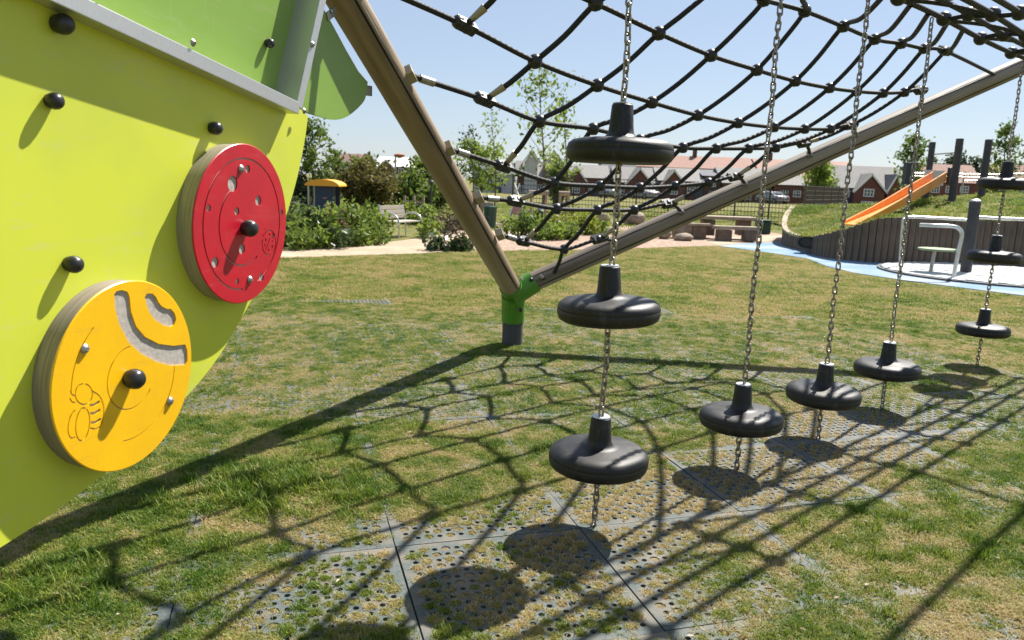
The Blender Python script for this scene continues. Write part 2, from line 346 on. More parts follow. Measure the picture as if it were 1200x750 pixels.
# ------------------------------------------------------------------ rubber grid tiles
gA0, gA1 = gnd(405, 455)[:2], gnd(475, 690)[:2]
gB0, gB1 = gnd(605, 525)[:2], gnd(790, 745)[:2]
tv = (gA0-gA1)/np.linalg.norm(gA0-gA1)+(gB0-gB1)/np.linalg.norm(gB0-gB1); tv /= np.linalg.norm(tv)
tu = np.array([tv[1], -tv[0]])
T0 = gnd(464, 645)[:2]
TILE = abs(np.dot(gnd(693, 640)[:2]-T0, tu))
TN = 16; TB = .036; TH = .020
TPIT = (TILE-.006-2*TB)/TN
def tile_mesh():
    mb = MB(); L_ = TILE-.006; h = TH; mi = []
    def quad(x0, y0, x1, y1, z=h): mb.add([(x0, y0, z), (x1, y0, z), (x1, y1, z), (x0, y1, z)], [(0, 1, 2, 3)]); mi.append(0)
    quad(0, 0, L_, TB); quad(0, L_-TB, L_, L_); quad(0, TB, TB, L_-TB); quad(L_-TB, TB, L_, L_-TB)
    for a, b in (((0, 0), (L_, 0)), ((L_, 0), (L_, L_)), ((L_, L_), (0, L_)), ((0, L_), (0, 0))):
        mb.add([(*a, h), (*b, h), (*b, 0), (*a, 0)], [(0, 1, 2, 3)]); mi.append(0)
    q = TPIT/2
    for r_ in range(TN):
        for c in range(TN):
            big = (r_+c) % 2 == 0; cx = TB+(c+.5)*TPIT; cy = TB+(r_+.5)*TPIT
            rr = q*(.90 if big else .52)
            outer = [(cx+q, cy), (cx+q, cy+q), (cx, cy+q), (cx-q, cy+q), (cx-q, cy), (cx-q, cy-q), (cx, cy-q), (cx+q, cy-q)]
            inn = [(cx+rr*math.cos(k*math.pi/4), cy+rr*math.sin(k*math.pi/4)) for k in range(8)]
            zb = h-.005 if big else .0015
            vs = [(*p, h) for p in outer]+[(*p, h) for p in inn]+[(*p, zb) for p in inn]
            fs = []
            for k in range(8):
                k2 = (k+1) % 8; fs += [(k, k2, 8+k2, 8+k), (8+k, 8+k2, 16+k2, 16+k)]; mi += [0, 0]
            fs.append(tuple(range(16, 24))); mi.append(1 if big else 2); mb.add(vs, fs)
    me = bpy.data.meshes.new('rubber_tile'); me.from_pydata(mb.v, [], mb.f); me.materials.append(M['mat']); me.materials.append(M['soil']); me.materials.append(M['hole_shade'])
    me.polygons.foreach_set('material_index', mi); return me
tm = tile_mesh(); ang = math.atan2(tu[1], tu[0])
for i in range(-4, 7):
    for j in range(-2, 9):
        p = T0+tu*TILE*i+tv*TILE*j; c = p+(tu+tv)*TILE/2
        if c[1] < 1.6 or c[1] > 10.3 or abs(c[0]) > c[1]*.78+.7: continue
        o = bpy.data.objects.new('rubber_tile', tm); COL.objects.link(o); o.parent = ground
        o.location = (p[0], p[1], .0005+.003*random.random()); o.rotation_euler = (R(random.uniform(-.15, .15)), R(random.uniform(-.15, .15)), ang+R(random.uniform(-.25, .25)))

# ------------------------------------------------------------------ mound on the right with its timber wall
def zof(x, y, base):     # height of the sight line over a ground point
    d = ray(x, y); return EYE+d[2]*(base[1]/d[1])
wl = []   # (x, y, top z)
b = gnd(937, 293)
wl_px = [((937, 293), (941, 277)), ((960, 300.5), (960, 273.5)), ((985, 304.5), (985, 267)), ((1010, 307), (1012, 259)), ((1035, 308.3), (1036, 253)), ((1100, 310), (1102, 254)), ((1200, 313), (1202, 258)), ((1300, 317), (1302, 263))]
front = []
for bp_, tp_ in wl_px:
    g = gnd(*bp_); front.append(np.array([g[0], g[1], max(.3, zof(tp_[0], tp_[1], g))]))
back = [np.array([front[0][0]+1.9, front[0][1]+6.2, 1.15]), np.array([front[0][0]+.75, front[0][1]+3.6, .82]), np.array([front[0][0]+.1, front[0][1]+1.6, .5])]
wall_line = back+front
wall = thing('retaining_wall', 'dark vertical timber plank retaining wall curving round the grassy mound', 'wall', (front[0][0], front[0][1], 0))
cl = crom(wall_line, 24); seg = [0]
for a, b_ in zip(cl, cl[1:]): seg.append(seg[-1]+(Vector((b_-a).xy)).length)
def wall_at(s):
    k = min(max(np.searchsorted(seg, s)-1, 0), len(cl)-2); t = (s-seg[k])/max(1e-6, seg[k+1]-seg[k]); return cl[k].lerp(cl[k+1], min(max(t, 0), 1))
s = 0; PW = .165
pl_proto = []
for k in range(3):
    mb = MB().box((0, 0, .5), (PW-.012, .07, 1.0)); pl_proto.append(mb.build('plank', M['plank'], wall, origin=(0, 0, 0), bevel=.006))
first = [True]*3
while s < seg[-1]-PW:
    a = wall_at(s); c = wall_at(s+PW); k = random.randrange(3)
    o = pl_proto[k] if first[k] else pl_proto[k].copy()
    if not first[k]: COL.objects.link(o)
    first[k] = False; o.parent = wall
    m_ = (a+c)/2; o.location = (m_.x-wall.location.x, m_.y-wall.location.y, 0)
    o.rotation_euler = (R(random.uniform(-.8, .8)), 0, math.atan2(c.y-a.y, c.x-a.x)); o.scale = (1, random.uniform(.8, 1.15), m_.z-.03+random.uniform(-.012, .012)); s += PW
mb = MB()
for a, b_ in zip(cl[:24*3+1], cl[1:24*3+2]): mb.bar(a, b_, .16, .06)
mb.build('cap_rail', M['plank_light'], wall, smooth=False)
# culvert mouth set in the wall's low end
cv = thing('tunnel_pipe', 'short silver steel pipe mouth with black rim at the low end of the plank wall', 'pipe', gnd(946, 296)+np.array([0, 0, .02]))
c0 = atY(946, 284, gnd(946, 297)[1]-.12)
fr = Matrix((Vector((.93, -.36, 0)).normalized(), Vector((0, 0, 1)), Vector((-.36, -.93, 0)).normalized())).transposed()
MB().lathe([(.14, -.3), (.16, -.3), (.17, .05), (.2, .07), (.2, .09), (.16, .09), (.14, .05)], c0, 24, fr @ Matrix.Diagonal((1.35, .85, 1))).build('rim', M['plastic_black'], cv, smooth=True)
MB().lathe([(.0, .04), (.09, .05), (.137, .03)], c0, 24, fr @ Matrix.Diagonal((1.3, .8, 1))).build('liner', M['white'], cv, smooth=True)
# mound surface: wall line -> crest -> back foot
n_t = 70; n_s = 16; mv = []; 
for i in range(n_t+1):
    f_ = wall_at(seg[-1]*i/n_t); tt = i/n_t
    cx = 11.5+tt*16.5; crest = Vector((cx, 27.0+2.0*tt, 1.15+.72*min(1, tt*2.6))); foot = Vector((cx+1.5, 40, 0.0))
    for j in range(n_s+1):
        u_ = j/n_s
        if u_ < .55:
            q = u_/.55; p = f_.lerp(crest, q); p.z = f_.z-.04+(crest.z-f_.z)*math.sin(q*math.pi/2)
        else:
            q = (u_-.55)/.45; p = crest.lerp(foot, q); p.z = crest.z*(1-q*q*(3-2*q))
        p = p+Vector((0, 0, .05*math.sin(p.x*2.1+p.y*1.3)+.03*math.sin(p.x*5.3-p.y*3.1)))*min(1, j/3)
        mv.append(p)
mf = [(i*(n_s+1)+j, (i+1)*(n_s+1)+j, (i+1)*(n_s+1)+j+1, i*(n_s+1)+j+1) for i in range(n_t) for j in range(n_s)]
mo = MB().add(mv, mf).build('grass_mound', M['mound'], kind='structure', smooth=True, auto=3)
mound_v = np.array([tuple(p) for p in mv]).reshape(n_t+1, n_s+1, 3)
def mound_z(x, y):
    d = (mound_v[..., 0]-x)**2+(mound_v[..., 1]-y)**2; return float(mound_v[..., 2].flat[int(np.argmin(d))])

# ------------------------------------------------------------------ climbing frame: two poles meeting on a green foot bracket
FOOT = gnd(600, 405); JL = np.array([0.0, 7.85, .60])
LT = atY(405, 0, 4.4); RT = atY(1180, 85, 9.0)
fr_o = thing('rope_climber', 'timber pole climbing frame rising both ways from a lime green steel foot', 'climbing frame', (FOOT[0], FOOT[1], 0))
def pole(p0, p1, r_, m, name, cracks):
    p0, p1 = V(p0), V(p1); ax = (p1-p0).normalized(); x = ax.cross(Vector((0, 0, 1))).normalized(); y = x.cross(ax)
    L_ = (p1-p0).length; k = 26; nn = 20; mb = MB(); prof = []
    fr_ = Matrix((x, y, ax)).transposed()
    vs = []
    for i in range(k+1):
        h = L_*i/k
        for j in range(nn):
            q = 2*math.pi*j/nn; rr = r_*(1+.012*math.sin(3*q+h*1.7)+.008*math.sin(h*5+q))
            vs.append(Vector((rr*math.cos(q), rr*math.sin(q), h)))
    fs = [(i*nn+j, i*nn+(j+1) % nn, (i+1)*nn+(j+1) % nn, (i+1)*nn+j) for i in range(k) for j in range(nn)]+[tuple(range(nn-1, -1, -1)), tuple(k*nn+j for j in range(nn))]
    mb.add(vs, fs); ob = mb.build(name, m, None, smooth=True)
    ob.parent = fr_o; ob.matrix_local = Matrix.Translation(p0-fr_o.location) @ fr_.to_4x4()
    for a_ in cracks:      # long drying split: a narrow dark groove strip
        pts = [Vector(((r_*.992)*math.cos(a_+.03*math.sin(h*1.9)), (r_*.992)*math.sin(a_+.03*math.sin(h*1.9)), h)) for h in np.linspace(.08, L_-.1, 40)]
        c = MB().tube(pts, [.0045+.003*abs(math.sin(i*.7)) for i in range(40)], 5).build('split', M['crack'], None); c.parent = ob
    return ob, fr_
dL = (LT-JL)/np.linalg.norm(LT-JL); dR = (RT-JL)/np.linalg.norm(RT-JL)
pole(JL+dL*.1, JL+dL*7.6, .103, M['timber'], 'pole', [math.radians(205)])
pole(JL+dR*.12, JL+dR*6.6, .103, M['timber_grey'], 'pole', [math.radians(40), math.radians(-25)])
UP = gnd(1220, 393); pole((UP[0], UP[1], -.1), (UP[0], UP[1], 5.6), .12, M['timber_grey'], 'pole', [3.5])
mb = MB().tube([(FOOT[0], FOOT[1], -.1), (FOOT[0], FOOT[1], .34)], .108, 24); mb.build('foot_post', M['grey_post'], fr_o, smooth=True, bevel=0)
mb = MB().tube([(FOOT[0], FOOT[1], .27), V((FOOT[0]*.6, FOOT[1]*.6+JL[1]*.4, .50)), V(JL-np.array([0, 0, .03]))], .122, 24)
mb.tube([JL-dR*.02-np.array([0, 0, .05]), JL+dR*.24], .117, 24)
mb.tube([JL+dL*-.02, JL+dL*.14], .116, 24)
mb.build('foot_bracket', M['lime_steel'], fr_o, smooth=True)
for p in (JL+dL*.12+np.array([-.1, -.06, .02]), JL+np.array([.085, -.1, -.18]), JL+dR*.2+np.array([0, -.12, .05])): MB().ball(p, .022, 10, 6).build('bolt_cap', M['plastic_black'], fr_o, smooth=True)

# ------------------------------------------------------------------ sloping rope net
NP = np.cross(LT-JL, RT-JL); NP /= np.linalg.norm(NP)
if NP[2] < 0: NP = -NP
NOFF = NP.dot(JL)
def netpt(px, sag=0.06):
    return onplane(px[0], px[1], NP, NOFF-sag*NP[2])
rows = {1: [(895, 0), (943, 13), (988, 31), (1025, 46), (1056, 51), (1083, 57), (1108, 60)],
        2: [(698, 4), (772, 39), (833, 65), (887, 82), (932, 95), (972, 103), (1004, 107), (1035, 109), (1060, 108), (1079, 106)],
        3: [(545, 30), (627, 72), (700, 100), (764, 120), (818, 135), (865, 144), (907, 149), (943, 151), (973, 151), (997, 147)],
        4: [(568, 117), (632, 142), (695, 151), (750, 164), (800, 173), (839, 174), (877, 174), (909, 173), (942, 168)],
        5: [(590, 195), (649, 214), (703, 218), (750, 220), (791, 218), (830, 214), (862, 207)],
        6: [(604, 236), (652, 244.5), (700, 246), (743, 246), (784, 239)],
        7: [(614, 283), (661, 292), (703, 280)]}
NET = {k: [netpt(p) for p in v] for k, v in rows.items()}
def onL(z): t = (z-JL[2])/dL[2]; return JL+dL*t
def onR(z): t = (z-JL[2])/dR[2]; return JL+dR*t
ex1 = [np.array(p) for p in [(.22, 3.62, 3.03), (.27, 4.02, 3.04), (.42, 4.57, 3.05), (.78, 5.12, 3.06), (1.3, 5.6, 3.08)]]
ex2 = [np.array(p) for p in [(-.55, 4.25, 2.93), (-.03, 4.76, 2.92)]]
NET[1] = ex1+NET[1]; NET[2] = ex2+NET[2]
# rope walkway (a net bridge over the hanging chains)
chain_xy = [gnd(*b)[:2] for b in [(695, 622), (862, 555), (958, 518), (1033, 482), (1145, 430)]]
lx = np.array([c[0] for c in chain_xy]); ly = np.array([c[1] for c in chain_xy]); wk, wc = np.polyfit(lx, ly, 1)
wd = np.array([1, wk]); wd /= np.linalg.norm(wd); wn = np.array([wd[1], -wd[0]])
def walk(px):      # the walkway's near rope seen at this sight line
    d = ray(*px); nn = np.array([wn[0], wn[1], 0]); t = (nn.dot([0, wc, 0])-nn.dot(CAM))/nn.dot(d); return CAM+d*t
WZ = 3.03
def wpt(x, off=0., z=WZ): return np.array([x+wn[0]*off, wk*x+wc+wn[1]*off, z])
net = thing('climbing_net', 'black rope climbing net with round knots slung between the two timber poles', 'climbing net', V(JL))
def rope(pts, r_, parent, name='rope', n=8, sub=6, curve=True):
    P = crom(pts, sub) if curve and len(pts) > 2 else [V(p) for p in pts]
    me = bpy.data.meshes.new(name); mb = MB().tube(P, r_, n, caps=False)
    o = world_loc(parent)
    me.from_pydata([tuple(Vector(p)-o) for p in mb.v], [], mb.f)
    uvl = me.uv_layers.new(name='UVMap'); ln = [0]
    for a, b_ in zip(P, P[1:]): ln.append(ln[-1]+(b_-a).length)
    uvs = np.zeros((len(me.loops), 2)); q = 0
    for i in range(len(P)-1):
        for j in range(n):
            for (ii, jj) in ((i, j), (i, j+1), (i+1, j+1), (i+1, j)):
                uvs[q] = (jj/n*1.0, ln[ii]/.055); q += 1
    uvl.data.foreach_set('uv', (uvs*.628).ravel())
    me.polygons.foreach_set('use_smooth', [True]*len(me.polygons)); me.materials.append(M['rope'])
    ob = bpy.data.objects.new(name, me); COL.objects.link(ob); ob.parent = parent; return ob
RR = .0195
lclamp = {4: (486, 90), 5: (531, 176), 6: (566, 232), 7: (590, 276)}
def surf(p, towards, r_=.11):
    # the point on pole surface nearest 'towards'
    return p
Lpole_clamp = {}
def nearest_on(j, d, p): t = np.dot(p-j, d); return j+d*t
for k in range(1, 8):
    pts = list(NET[k])
    st = nearest_on(JL, dL, netpt(lclamp[k], 0.0)) if k in lclamp else (wpt(.2) if k == 1 else onL(2.88) if k == 2 else onL(2.72))
    if k in lclamp: st = netpt(lclamp[k], 0.02)
    elif k > 1: st = st+np.array([.10, .03, .03])
    en = pts[-1]; eb = nearest_on(JL, dR, en); e2 = en+(eb-en)*.9+dR*.25
    ext = [e2] if k > 1 else [onR(3.05)]
    rope([st]+pts+ext, RR*.95, net)
    if k == 1: continue
    d = V(pts[0]-st).normalized(); s0 = V(st)
    MB().tube([s0-d*.02, s0+d*.05], .012, 8).tube([s0+d*.04, s0+d*.15], .026, 12).build('turnbuckle', M['steel'], net, smooth=True)
    ax = V(dL); 
    bb = s0-d*.045
    MB().bar(bb-ax*.05, bb+ax*.05, .07, .07, upv=tuple(d)).build('pole_bracket', M['timber_grey'] if k < 4 else M['tan_ferrule'], net, bevel=.008)
B = {1: [(3, 0), (2, 1), (1, 2)], 2: [(4, 0), (3, 1), (2, 2), (1, 3)], 3: [(5, 0), (4, 1), (3, 2), (2, 3), (1, 4)],
     4: [(6, 0), (5, 1), (4, 2), (3, 3), (2, 4), (1, 5)], 5: [(7, 0), (6, 1), (5, 2), (4, 3), (3, 4), (2, 5), (1, 6)],
     6: [('F', 0), (7, 1), (6, 2), (5, 3), (4, 4), (3, 5), (2, 6), (1, 7)], 7: [(7, 2), (6, 3), (5, 4), (4, 5), (3, 6), (2, 7), (1, 8)],
     8: [(6, 4), (5, 5), (4, 6), (3, 7), (2, 8), (1, 9)], 9: [(5, 6), (4, 7), (3, 8), (2, 9), (1, 10)], 10: [(4, 8), (3, 9), (2, 10), (1, 11)]}
wend = {6: (1040, -18), 7: (1068, 0), 8: (1088, 19), 9: (1110, 33), 10: (1128, 43)}
bf = JL+dR*.3+np.array([.02, -.12, .03])
knots = set()
for k, ids in B.items():
    pts = []
    for (r_, i) in ids:
        if r_ == 'F': pts += [bf, netpt((645, 326)), netpt((655, 308))]
        else: pts.append(NET[r_][i])
    if k in wend: e = walk(wend[k]); e[2] = WZ
    else:
        e = NET[1][ids[-1][1]]; xx = e[0]-.55-.02*k; e = wpt(xx)
        if wpt(xx)[1] > NET[1][ids[-1][1]][1]: e = wpt(xx-.3)
    pts.append(e)
    # a rope crossing a node shows a soft bow: add a slack point a third of the way on each span
    out = [pts[0]]
    for a, b_ in zip(pts, pts[1:]):
        L_ = np.linalg.norm(b_-a)
        if L_ > .35: out.append(a+(b_-a)*.5-np.array([0, 0, .035*L_]))
        out.append(b_)
    rope(out, RR, net, sub=5)
    if k not in (6,):
        a, b_ = V(out[0]), V(out[1]); d = (b_-a).normalized()
        MB().tube([a+d*.05, a+d*.16], [.019, .026], 10).build('ferrule', M['tan_ferrule'], net, smooth=True)
    else:
        MB().tube([V(bf)+Vector((-.02, 0, .03)), V(bf), V(netpt((640, 330)))], .016, 8).build('ferrule', M['steel'], net, smooth=True)
connL = [(3, 0), (4, 0), (5, 0), (6, 0), (7, 0), (7, 2), (6, 4), (5, 6), (4, 8), (3, 9), (2, 0), (1, 12-1), (2, 11)]
used_c = set(connL)
for k in range(1, 8):
    for i, p in enumerate(NET[k]):
        if (k, i) in used_c:
            q = NET[k][i+1] if i+1 < len(NET[k]) else NET[k][i-1]; d = V(q-p).normalized()
            a = V(p)
            m_ = MB().bar(a-d*.075, a+d*.075, .065, .06, upv=tuple(NP)); m_.bar(a-d*.02+Vector(NP)*.015, a+d*.085+Vector(NP)*.015, .05, .075, upv=tuple(NP))
            m_.ball(a-d*.06, .042, 8, 6).ball(a+d*.02, .045, 8, 6); m_.build('rope_clamp', M['ball'], net, smooth=True)
        else:
            d = Vector(NP); q = d.to_track_quat('Z', 'Y').to_matrix()
            MB().ball(p, .052, 16, 10, (1, 1, .92), q).tube([V(p)-d*.052, V(p)-d*.044], .018, 8).build('knot_ball', M['ball'], net, smooth=True)
# links from the net's right ends to the pole
for k in range(2, 8):
    en = V(NET[k][-1]); eb = V(nearest_on(JL, dR, NET[k][-1])); e2 = en+(eb-en)*.9+V(dR)*.25; d = (e2-en).normalized()
    MB().tube([e2-d*.16, e2-d*.02], .026, 10).build('turnbuckle', M['steel'], net, smooth=True)

walkway = thing('rope_walkway', 'thick black rope net walkway overhead that the stepping pod chains hang from', 'rope bridge', V(wpt(2.2)))
offs = [(0, 0), (.17, .012), (.33, -.01), (.50, -.02), (1.1, .05)]
xs = np.linspace(.0, 6.4, 11)
for of, dz in offs:
    rope([onL(4.15)+np.array([.06, 0, .03*of])]+[wpt(x, of, WZ+dz+.012*math.sin(i*1.7)) for i, x in enumerate(xs)], .021, walkway, sub=4)
for i, x in enumerate(xs):
    rope([wpt(x, of, WZ+dz) for of, dz in (offs if i % 3 == 0 else offs[:4])], .018, walkway, sub=3)
    for of, dz in offs:
        if of < 1 or i % 3 == 0: MB().ball(wpt(x, of, WZ+dz+.012*math.sin(i*1.7)), .055, 12, 8).build('knot_ball', M['ball'], walkway, smooth=True)
    if i < len(xs)-1:
        x2 = xs[i+1]; xm = (x+x2)/2
        rope([wpt(x, .0, WZ), wpt(xm, .17, WZ+.012), wpt(x2, .33, WZ-.01)], .016, walkway, sub=3)

# ------------------------------------------------------------------ hanging chains with stepping pods
def link_mesh():
    w, l, r_ = .0125, .0155, .0053; pts = []
    for k in range(7): q = math.pi*k/6; pts.append((w*math.cos(q), 0, l+w*math.sin(q)))
    for k in range(7): q = math.pi+math.pi*k/6; pts.append((w*math.cos(q), 0, -l+w*math.sin(q)))
    n = 6; vs = []; K = len(pts)
    for i, p in enumerate(pts):
        t = (Vector(pts[(i+1) % K])-Vector(pts[i-1])).normalized(); a = Vector((0, 1, 0)); b_ = t.cross(a)
        for j in range(n):
            q = 2*math.pi*j/n; vs.append(Vector(p)+(a*math.cos(q)+b_*math.sin(q))*r_)
    fs = [(i*n+j, i*n+(j+1) % n, ((i+1) % K)*n+(j+1) % n, ((i+1) % K)*n+j) for i in range(K) for j in range(n)]
    mb = MB(); mb.add(vs, fs); return mb
LINK_P = .0405
pod_prof = [(0, .002), (.215, 0), (.236, .012), (.245, .035), (.246, .058), (.2445, .060), (.246, .062), (.238, .085), (.218, .1), (.18, .108), (.10, .113), (.072, .119), (.06, .135), (.056, .16), (.049, .255), (.046, .262), (0, .262)]
chain_data = [([1.815, 1.075, .335], 'hanging chain with three black stepping pods, nearest the yellow and red spinning discs', 0),
              ([.30], 'chain with one black stepping pod, the largest of the three single pods', 1),
              ([.295], 'chain with one black stepping pod hanging between two other single pods', 2),
              ([.30], 'chain with one black stepping pod, the farthest and smallest of the three single pods', 3),
              ([1.80, 1.08, .335], 'far hanging chain with three black stepping pods in front of the steel roundabout', 4)]
link_me = pod_me = cap_me = None
for zs, lab, ci in chain_data:
    cx, cy = chain_xy[ci]; t = thing('pod_chain', lab, 'stepping pods', (cx, cy, 0), 'stepping pod chains under the rope walkway')
    lean = (.028, 0) if ci == 0 else (.012, 0)
    if link_me is None:
        lk = link_mesh().build('chain_link', M['chain'], None, smooth=True); link_me = lk.data
        pd = MB().lathe(pod_prof, (0, 0, 0), 56).build('pod', M['rubber'], None, smooth=True, auto=1.2); pod_me = pd.data; pod0 = pd
        cp_ = MB().lathe([(.02, .0), (.043, 0), (.045, .003), (.043, .007), (.02, .007)], (0, 0, 0), 24).build('washer', M['alu'], None, smooth=True); cap_me = cp_.data; cap0 = cp_
        fp = [lk, pd, cp_]
    z = .015; i = 0; top = WZ-.03; rz0 = random.uniform(0, 3)
    while z < top:
        inside = any(z0+.03 < z < z0+.235 for z0 in zs)
        if not inside:
            o = fp[0] if fp[0] is not None else lk.copy()
            if fp[0] is None: COL.objects.link(o)
            fp[0] = None; o.parent = t
            wob = .004*math.sin(z*9+ci)
            o.location = (lean[0]*math.sin(z*.55)+wob, wob*.5, z)
            o.rotation_euler = (R(random.uniform(-3, 3)), R(random.uniform(-4, 4)), rz0+(math.pi/2 if i % 2 else 0)+.5*math.sin(z*1.1+ci)+R(random.uniform(-8, 8)))
        z += LINK_P; i += 1
    for z0 in zs:
        o = fp[1] if fp[1] is not None else pod0.copy()
        if fp[1] is None: COL.objects.link(o)
        fp[1] = None; o.parent = t; o.location = (lean[0]*math.sin(z0*.55), 0, z0); o.rotation_euler = (R(random.uniform(-1.5, 1.5)), R(random.uniform(.2, 1.6)), random.uniform(0, 6))
        w = fp[2] if fp[2] is not None else cap0.copy()
        if fp[2] is None: COL.objects.link(w)
        fp[2] = None; w.parent = o; w.location = (0, 0, .262); w.rotation_euler = (0, 0, 0)

# ------------------------------------------------------------------ lime climbing panel
PN = np.array([0.96875, -0.24532841, -0.0365706]); PN /= np.linalg.norm(PN); POFF = -1.925
pa = np.cross([0, 0, 1.], PN); pa /= np.linalg.norm(pa); pb = np.cross(PN, pa)
P_FR = Matrix((V(pa), V(pb), V(PN))).transposed()
P_O = onplane(200, 200, PN, POFF)
def pl(x, y, t=0.):      # panel-local coordinates of a sight line at height t off the board
    p = onplane(x, y, PN, POFF+t)-P_O; return (float(p.dot(pa)), float(p.dot(pb)))
panel = thing('climbing_board', 'lime green climbing board with black hand grips and an aluminium framed green top', 'climbing board', V(P_O))
panel.rotation_mode = 'QUATERNION'; panel.rotation_quaternion = P_FR.to_quaternion()
def pbuild(mb, name, m, parent=panel, **k):
    o = mb.build(name, m, None, **k); o.parent = parent; return o
def smooth_poly(pts, n=5): return [(p.x, p.y) for p in crom([(x, y, 0) for x, y in pts], n)]
_a, _b = Vector(pl(85, 1)), Vector(pl(351, 127)); _d = (_b-_a).normalized(); BT = [tuple(_b-_d*.0), tuple(_a-_d*1.25)]
edge = [pl(361, 136), pl(357, 165), pl(349, 205), pl(340, 238), pl(326, 280), pl(309, 323), pl(288, 364), pl(264, 406), pl(243, 436), pl(222, 461), pl(196, 487), pl(160, 522), pl(120, 557), pl(60, 603), pl(0, 642)]
e_s = smooth_poly(edge, 3); lx0, ly0 = e_s[-1]
BT = [tuple(_b), tuple(_a-_d*(_a.x-lx0+1.22))]
e_s += [(lx0-.25, ly0+.02), (lx0-.55, ly0+.09), (lx0-.85, ly0+.22), (lx0-1.08, ly0+.45), (lx0-1.2, ly0+.8)]+BT[::-1]
pbuild(MB().prism(e_s, -.016, 0), 'board', M['board_lime'], bevel=0)
# upper green board with a rounded tab reaching the pole
GT = -.05
def pg(x, y): return pl(x, y, GT)
def ptab(x, y): return pl(x, y, -.185)
gpts = [ptab(352, 126), ptab(362, 133), ptab(377, 137.5), ptab(393, 140.5), ptab(408, 136), ptab(424, 122), ptab(429, 112), ptab(431, 96), ptab(420, 84), ptab(405, 58), ptab(390, 30), ptab(372, -2), ptab(340, -60), ptab(330, -40), ptab(340, 60)]
pbuild(MB().prism(gpts[:2]+smooth_poly(gpts[2:8], 3)+gpts[8:], -.198, -.185), 'corner_board', M['board_green'])
x_l = lx0-1.22; u0 = pg(365, 60); u1 = pg(376, 0)
g_s = [pg(353, 127), u0, u1, (u1[0]+.1, u1[1]+.7), (x_l, u1[1]+.9), (BT[1][0], BT[1][1]-.04), (BT[0][0]-.02, BT[0][1]-.04)]
pbuild(MB().prism(g_s, GT-.014, GT), 'upper_board', M['board_green'])
# white cut edge of the tab along the pole
mb = MB(); ep = [Vector((*ptab(x, y), -.1915)) for x, y in [(372, -2), (390, 30), (405, 58), (420, 84), (431, 97)]]
for a, b_ in zip(ep, ep[1:]): mb.bar(a, b_, .006, .0128)
pbuild(mb, 'board_edge', M['edge_white'])
# aluminium frame: long rail and short upright, box sections standing off the board
FD = .07
A0, A1 = Vector((*pl(85, 1, FD), FD/2)), Vector((*pl(351, 127, FD), FD/2)); dA = (A1-A0).normalized()
U1 = Vector((*pl(379, 0, FD), FD/2)); dU = (U1-A1).normalized()
RW = .052
mb = MB().bar(A0-dA*1.3-Vector((0, 0, .025)), A1-Vector((0, 0, .025)), RW, FD+.05); pbuild(mb, 'rail', M['alu'], bevel=.003)
pbuild(MB().bar(A1+dU*.005+Vector((0, 0, -.1)), U1+dU*.9+Vector((0, 0, -.1)), .05, FD+.198), 'upright', M['alu'], bevel=.003)
def bolt(x, y, t, r_=.011, par=panel):
    c = Vector((*pl(x, y, t), t)); pbuild(MB().lathe([(r_*1.25, 0), (r_*1.25, .002), (r_, .004), (r_*.8, r_*.6), (r_*.45, r_*.85), (r_*.4, r_*.6), (0, r_*.6)], c, 14), 'bolt', M['steel'], par, smooth=True)
for q in [(226, 50), (366, 52), (120, -8)]: bolt(*q, FD+.001)
bolt(356, 130, .03); bolt(389, 13, -.175)
# steel ear that ties the tab to the pole
c = Vector((*ptab(429, 100), -.205)); pbuild(MB().bar(c-Vector((.04, .03, 0)), c+Vector((.12, -.02, .0)), .06, .012), 'pole_tab', M['steel'], bevel=.004)
c = Vector((*ptab(386, 14), -.181)); pbuild(MB().bar(c-Vector((.03, .03, 0)), c+Vector((.06, .02, .0)), .045, .008), 'pole_tab', M['steel'], bevel=.003)
def grip(x, y, s=1., t=0.):
    c = Vector((*pl(x, y, t), t)); pr = [(.034, 0), (.038, .012), (.043, .034), (.042, .052), (.034, .068), (.02, .078), (0, .081)]
    pbuild(MB().lathe([(r_*s, h*s) for r_, h in pr], c, 24), 'hand_grip', M['plastic_black'], smooth=True, auto=1.2)
grip(65, 28, .68); grip(57, 118, .56); grip(247, 150, .58); grip(79, 309, .62); grip(312, 50.5, .46, GT)
# grey leg of the panel standing on the grass behind its lower edge
lc = V(onplane(-1, 640, PN, POFF-.1)); 
lg = MB().tube([(lc.x-.06, lc.y-.02, 0), (lc.x-.06, lc.y-.02, lc.z+.4)], .045, 16).build('support_post', M['grey_post'], None, smooth=True)
lg.parent = panel; lg.matrix_parent_inverse = (Matrix.Translation(panel.location) @ P_FR.to_4x4()).inverted()

# ------------------------------------------------------------------ spinning discs
def boolean_cut(base, cutters):
    a = base.build('tmp_a', None); b_ = cutters.build('tmp_b', None)
    md = a.modifiers.new('b', 'BOOLEAN'); md.operation = 'DIFFERENCE'; md.object = b_; md.solver = 'EXACT'; md.use_self = True
    dg = bpy.context.evaluated_depsgraph_get(); dg.update()
    me = bpy.data.meshes.new_from_object(a.evaluated_get(dg))
    for o in (a, b_):
        d_ = o.data; bpy.data.objects.remove(o); bpy.data.meshes.remove(d_)
    return me
def ribbon(mb, pts, w, z0, z1):
    P = [Vector((x, y)) for x, y in pts]; lft = []; rgt = []
    for i, p in enumerate(P):
        t = (P[min(i+1, len(P)-1)]-P[max(i-1, 0)]).normalized(); nrm = Vector((-t.y, t.x))*w/2
        lft.append(p+nrm); rgt.append(p-nrm)
    mb.prism([tuple(q) for q in rgt]+[tuple(q) for q in reversed(lft)], z0, z1)
def arc(r_, a0, a1, c=(0, 0), ry=None, n=40):
    return [(c[0]+r_*math.cos(R(a0+(a1-a0)*i/n)), c[1]+(ry or r_)*math.sin(R(a0+(a1-a0)*i/n))) for i in range(n+1)]
